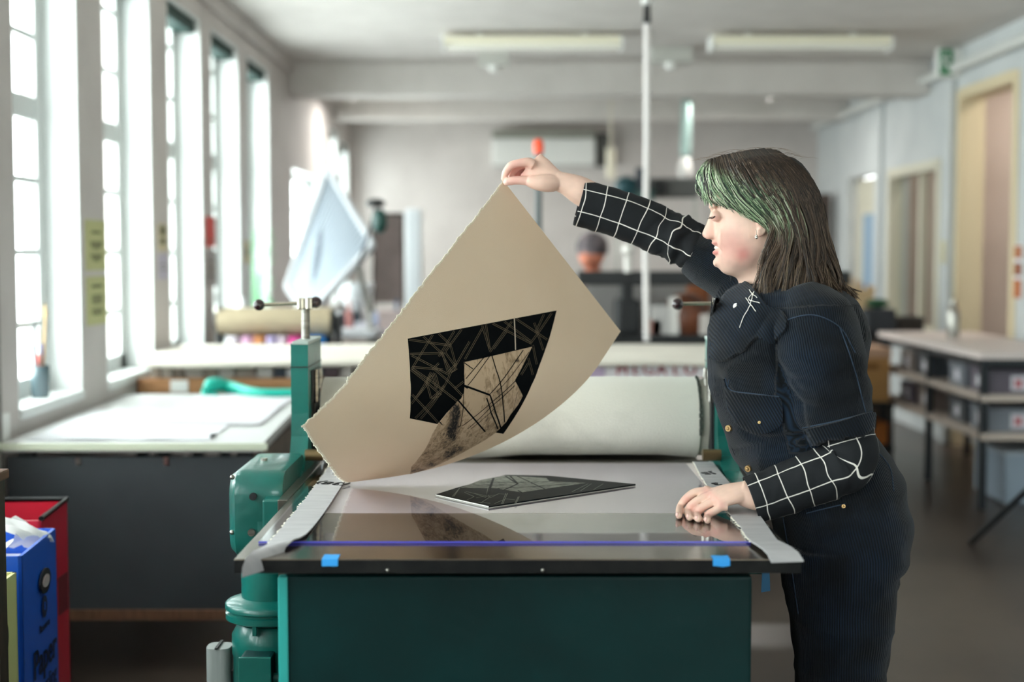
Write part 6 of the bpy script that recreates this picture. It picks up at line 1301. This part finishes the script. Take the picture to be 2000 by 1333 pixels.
for k in range(70):  # flyaways on the crown and the fringe
    u0 = rng.uniform(1375, 1560); v0 = np.interp(u0, [1375, 1440, 1500, 1560], [318, 297, 291, 312]); q = [(u0, v0, 0)]; dx_ = rng.choice((-1, 1)) * rng.uniform(5, 10)
    for j in range(4): q.append((q[-1][0] + dx_ + rng.uniform(-1, 1), q[-1][1] + (-2.2, -.6, 1.2, 3.2)[j] + rng.uniform(-1, .6), .0))
    add_strand(smooth_path(q, 3), .00028, LC('6f5a48'), LC('9a8570'), lambda x: (0, browns[0]))
for q in ([(1600, 520, -.05), (1635, 535, -.055), (1650, 552, -.06), (1648, 575, -.06)], [(1620, 555, -.06), (1648, 566, -.07), (1670, 572, -.07)], [(1610, 545, -.07), (1640, 573, -.08), (1668, 570, -.08)]):
    for j in range(6): add_strand(smooth_path([(a + rng.uniform(-3, 3), b_ + rng.uniform(-3, 3), c) for a, b_, c in q], 4), .0005, LC('3d2e24'), LC('5e4a3a'), lambda x: (0, browns[0]))
me = bpy.data.meshes.new('hair'); loc = np.array(wloc(woman)); me.from_pydata([tuple(p - loc) for p in hv], [], hf); me.polygons.foreach_set('use_smooth', [True] * len(me.polygons))
hair = bpy.data.objects.new('hair', me); COL.objects.link(hair); hair.parent = woman; hair['label'] = 'dark brown shoulder-length hair with a pale green fringe'
setcol(hair, np.concatenate([np.array(hc), np.ones((len(hc), 1))], 1)); M_hair = mat('hair_strands', '4f3d30', .38, attr='col', spec=.5); me.materials.append(M_hair)

# ------------------------------------------------------------------ second person far behind, bending over the black press
yb_ = 9.2; p2 = empty('person', (xat(1165, yb_), yb_, 0), 'person with short dark greying hair in a maroon top, far behind at the black press', 'person')
b2 = MB(); c = at(1155, 492, yb_); b2.ball(c, 1, 14, (.088, .08, .112)).ball(c + (-.03, -.06, -.05), 1, 10, (.045, .03, .05)).ball(c + (-.035, -.085, -.045), .014, 8)
b2.tube([c + (0, .02, -.05), c + (.02, .04, -.16), c + (.03, .06, -.24)], [.052, .05, .06], 16)
sh_ = c + (.04, .08, -.26)
R = [sup(sh_ + (0, .0, .03), .08, .06, 24), sup(sh_ + (0, 0, -.02), .19, .09, 24), sup(sh_ + (0, 0, -.12), .21, .11, 24), sup(sh_ + (0, .02, -.3), .17, .11, 24), sup(sh_ + (0, .05, -.5), .17, .12, 24)]; b2.rings(R)
for s_ in (-1, 1):
    b2.tube(smooth_path([sh_ + (s_ * .17, 0, -.04), sh_ + (s_ * .22, -.02, -.28), sh_ + (s_ * .16, -.22, -.36), sh_ + (s_ * .08, -.34, -.33)], 4), np.linspace(.055, .03, 13), 12)
    h0 = sh_ + (s_ * .08, -.36, -.33); b2.ball(h0, 1, 8, (.035, .045, .018))
    for k in range(4): b2.tube([h0 + (-.024 + .016 * k, -.03, 0), h0 + (-.026 + .017 * k, -.06, -.002), h0 + (-.026 + .017 * k, -.078, -.012)], [.009, .008, .007], 8)
    b2.tube([h0 + (-s_ * .028, .0, 0), h0 + (-s_ * .05, -.03, -.004)], [.011, .008], 8)
    b2.tube([sh_ + (s_ * .09, .05, -.48), sh_ + (s_ * .1, .03, -.75), (sh_[0] + s_ * .1, sh_[1] + .04, .08)], [.09, .065, .045], 16); b2.ball((sh_[0] + s_ * .1, sh_[1] - .03, .05), 1, 8, (.05, .12, .045))
bo = voxel(b2, .006, 'body', p2, 3); bo.data.materials.append(mat('ruddy_skin', 'd9866b', .55))
hh = MB(); hh.rings([sup(c + (.006, .012, z_), rx, ry, 24) for z_, rx, ry in ((-.015, .098, .098), (.02, .104, .106), (.06, .1, .104), (.1, .075, .08), (.128, .03, .03))]); hh.build('hair', mat('greying_hair', '3f3a3e', .7, c2='7d6f72', nscale=14), p2, smooth=True)
tp_ = MB(); tp_.rings([sup(p_ + (0, 0, 0), a, b_, 28) for p_, a, b_ in ((sh_ + (0, 0, .035), .085, .07), (sh_ + (0, 0, -.02), .2, .1), (sh_ + (0, 0, -.12), .222, .122), (sh_ + (0, .02, -.3), .185, .125), (sh_ + (0, .05, -.52), .185, .135))])
for s_ in (-1, 1): tp_.tube(smooth_path([sh_ + (s_ * .16, 0, -.04), sh_ + (s_ * .22, -.02, -.28), sh_ + (s_ * .17, -.19, -.36)], 4), np.linspace(.07, .05, 9), 14)
tp_.build('maroon_top', mat('maroon_cloth', '5a1f24', .85), p2, smooth=True)
tr_ = MB()
for s_ in (-1, 1): tr_.tube([sh_ + (s_ * .09, .05, -.46), sh_ + (s_ * .1, .03, -.75), (sh_[0] + s_ * .1, sh_[1] + .04, .06)], [.105, .08, .06], 16)
tr_.build('dark_trousers', mat('dark_trousers', '1d2026', .85), p2, smooth=True)
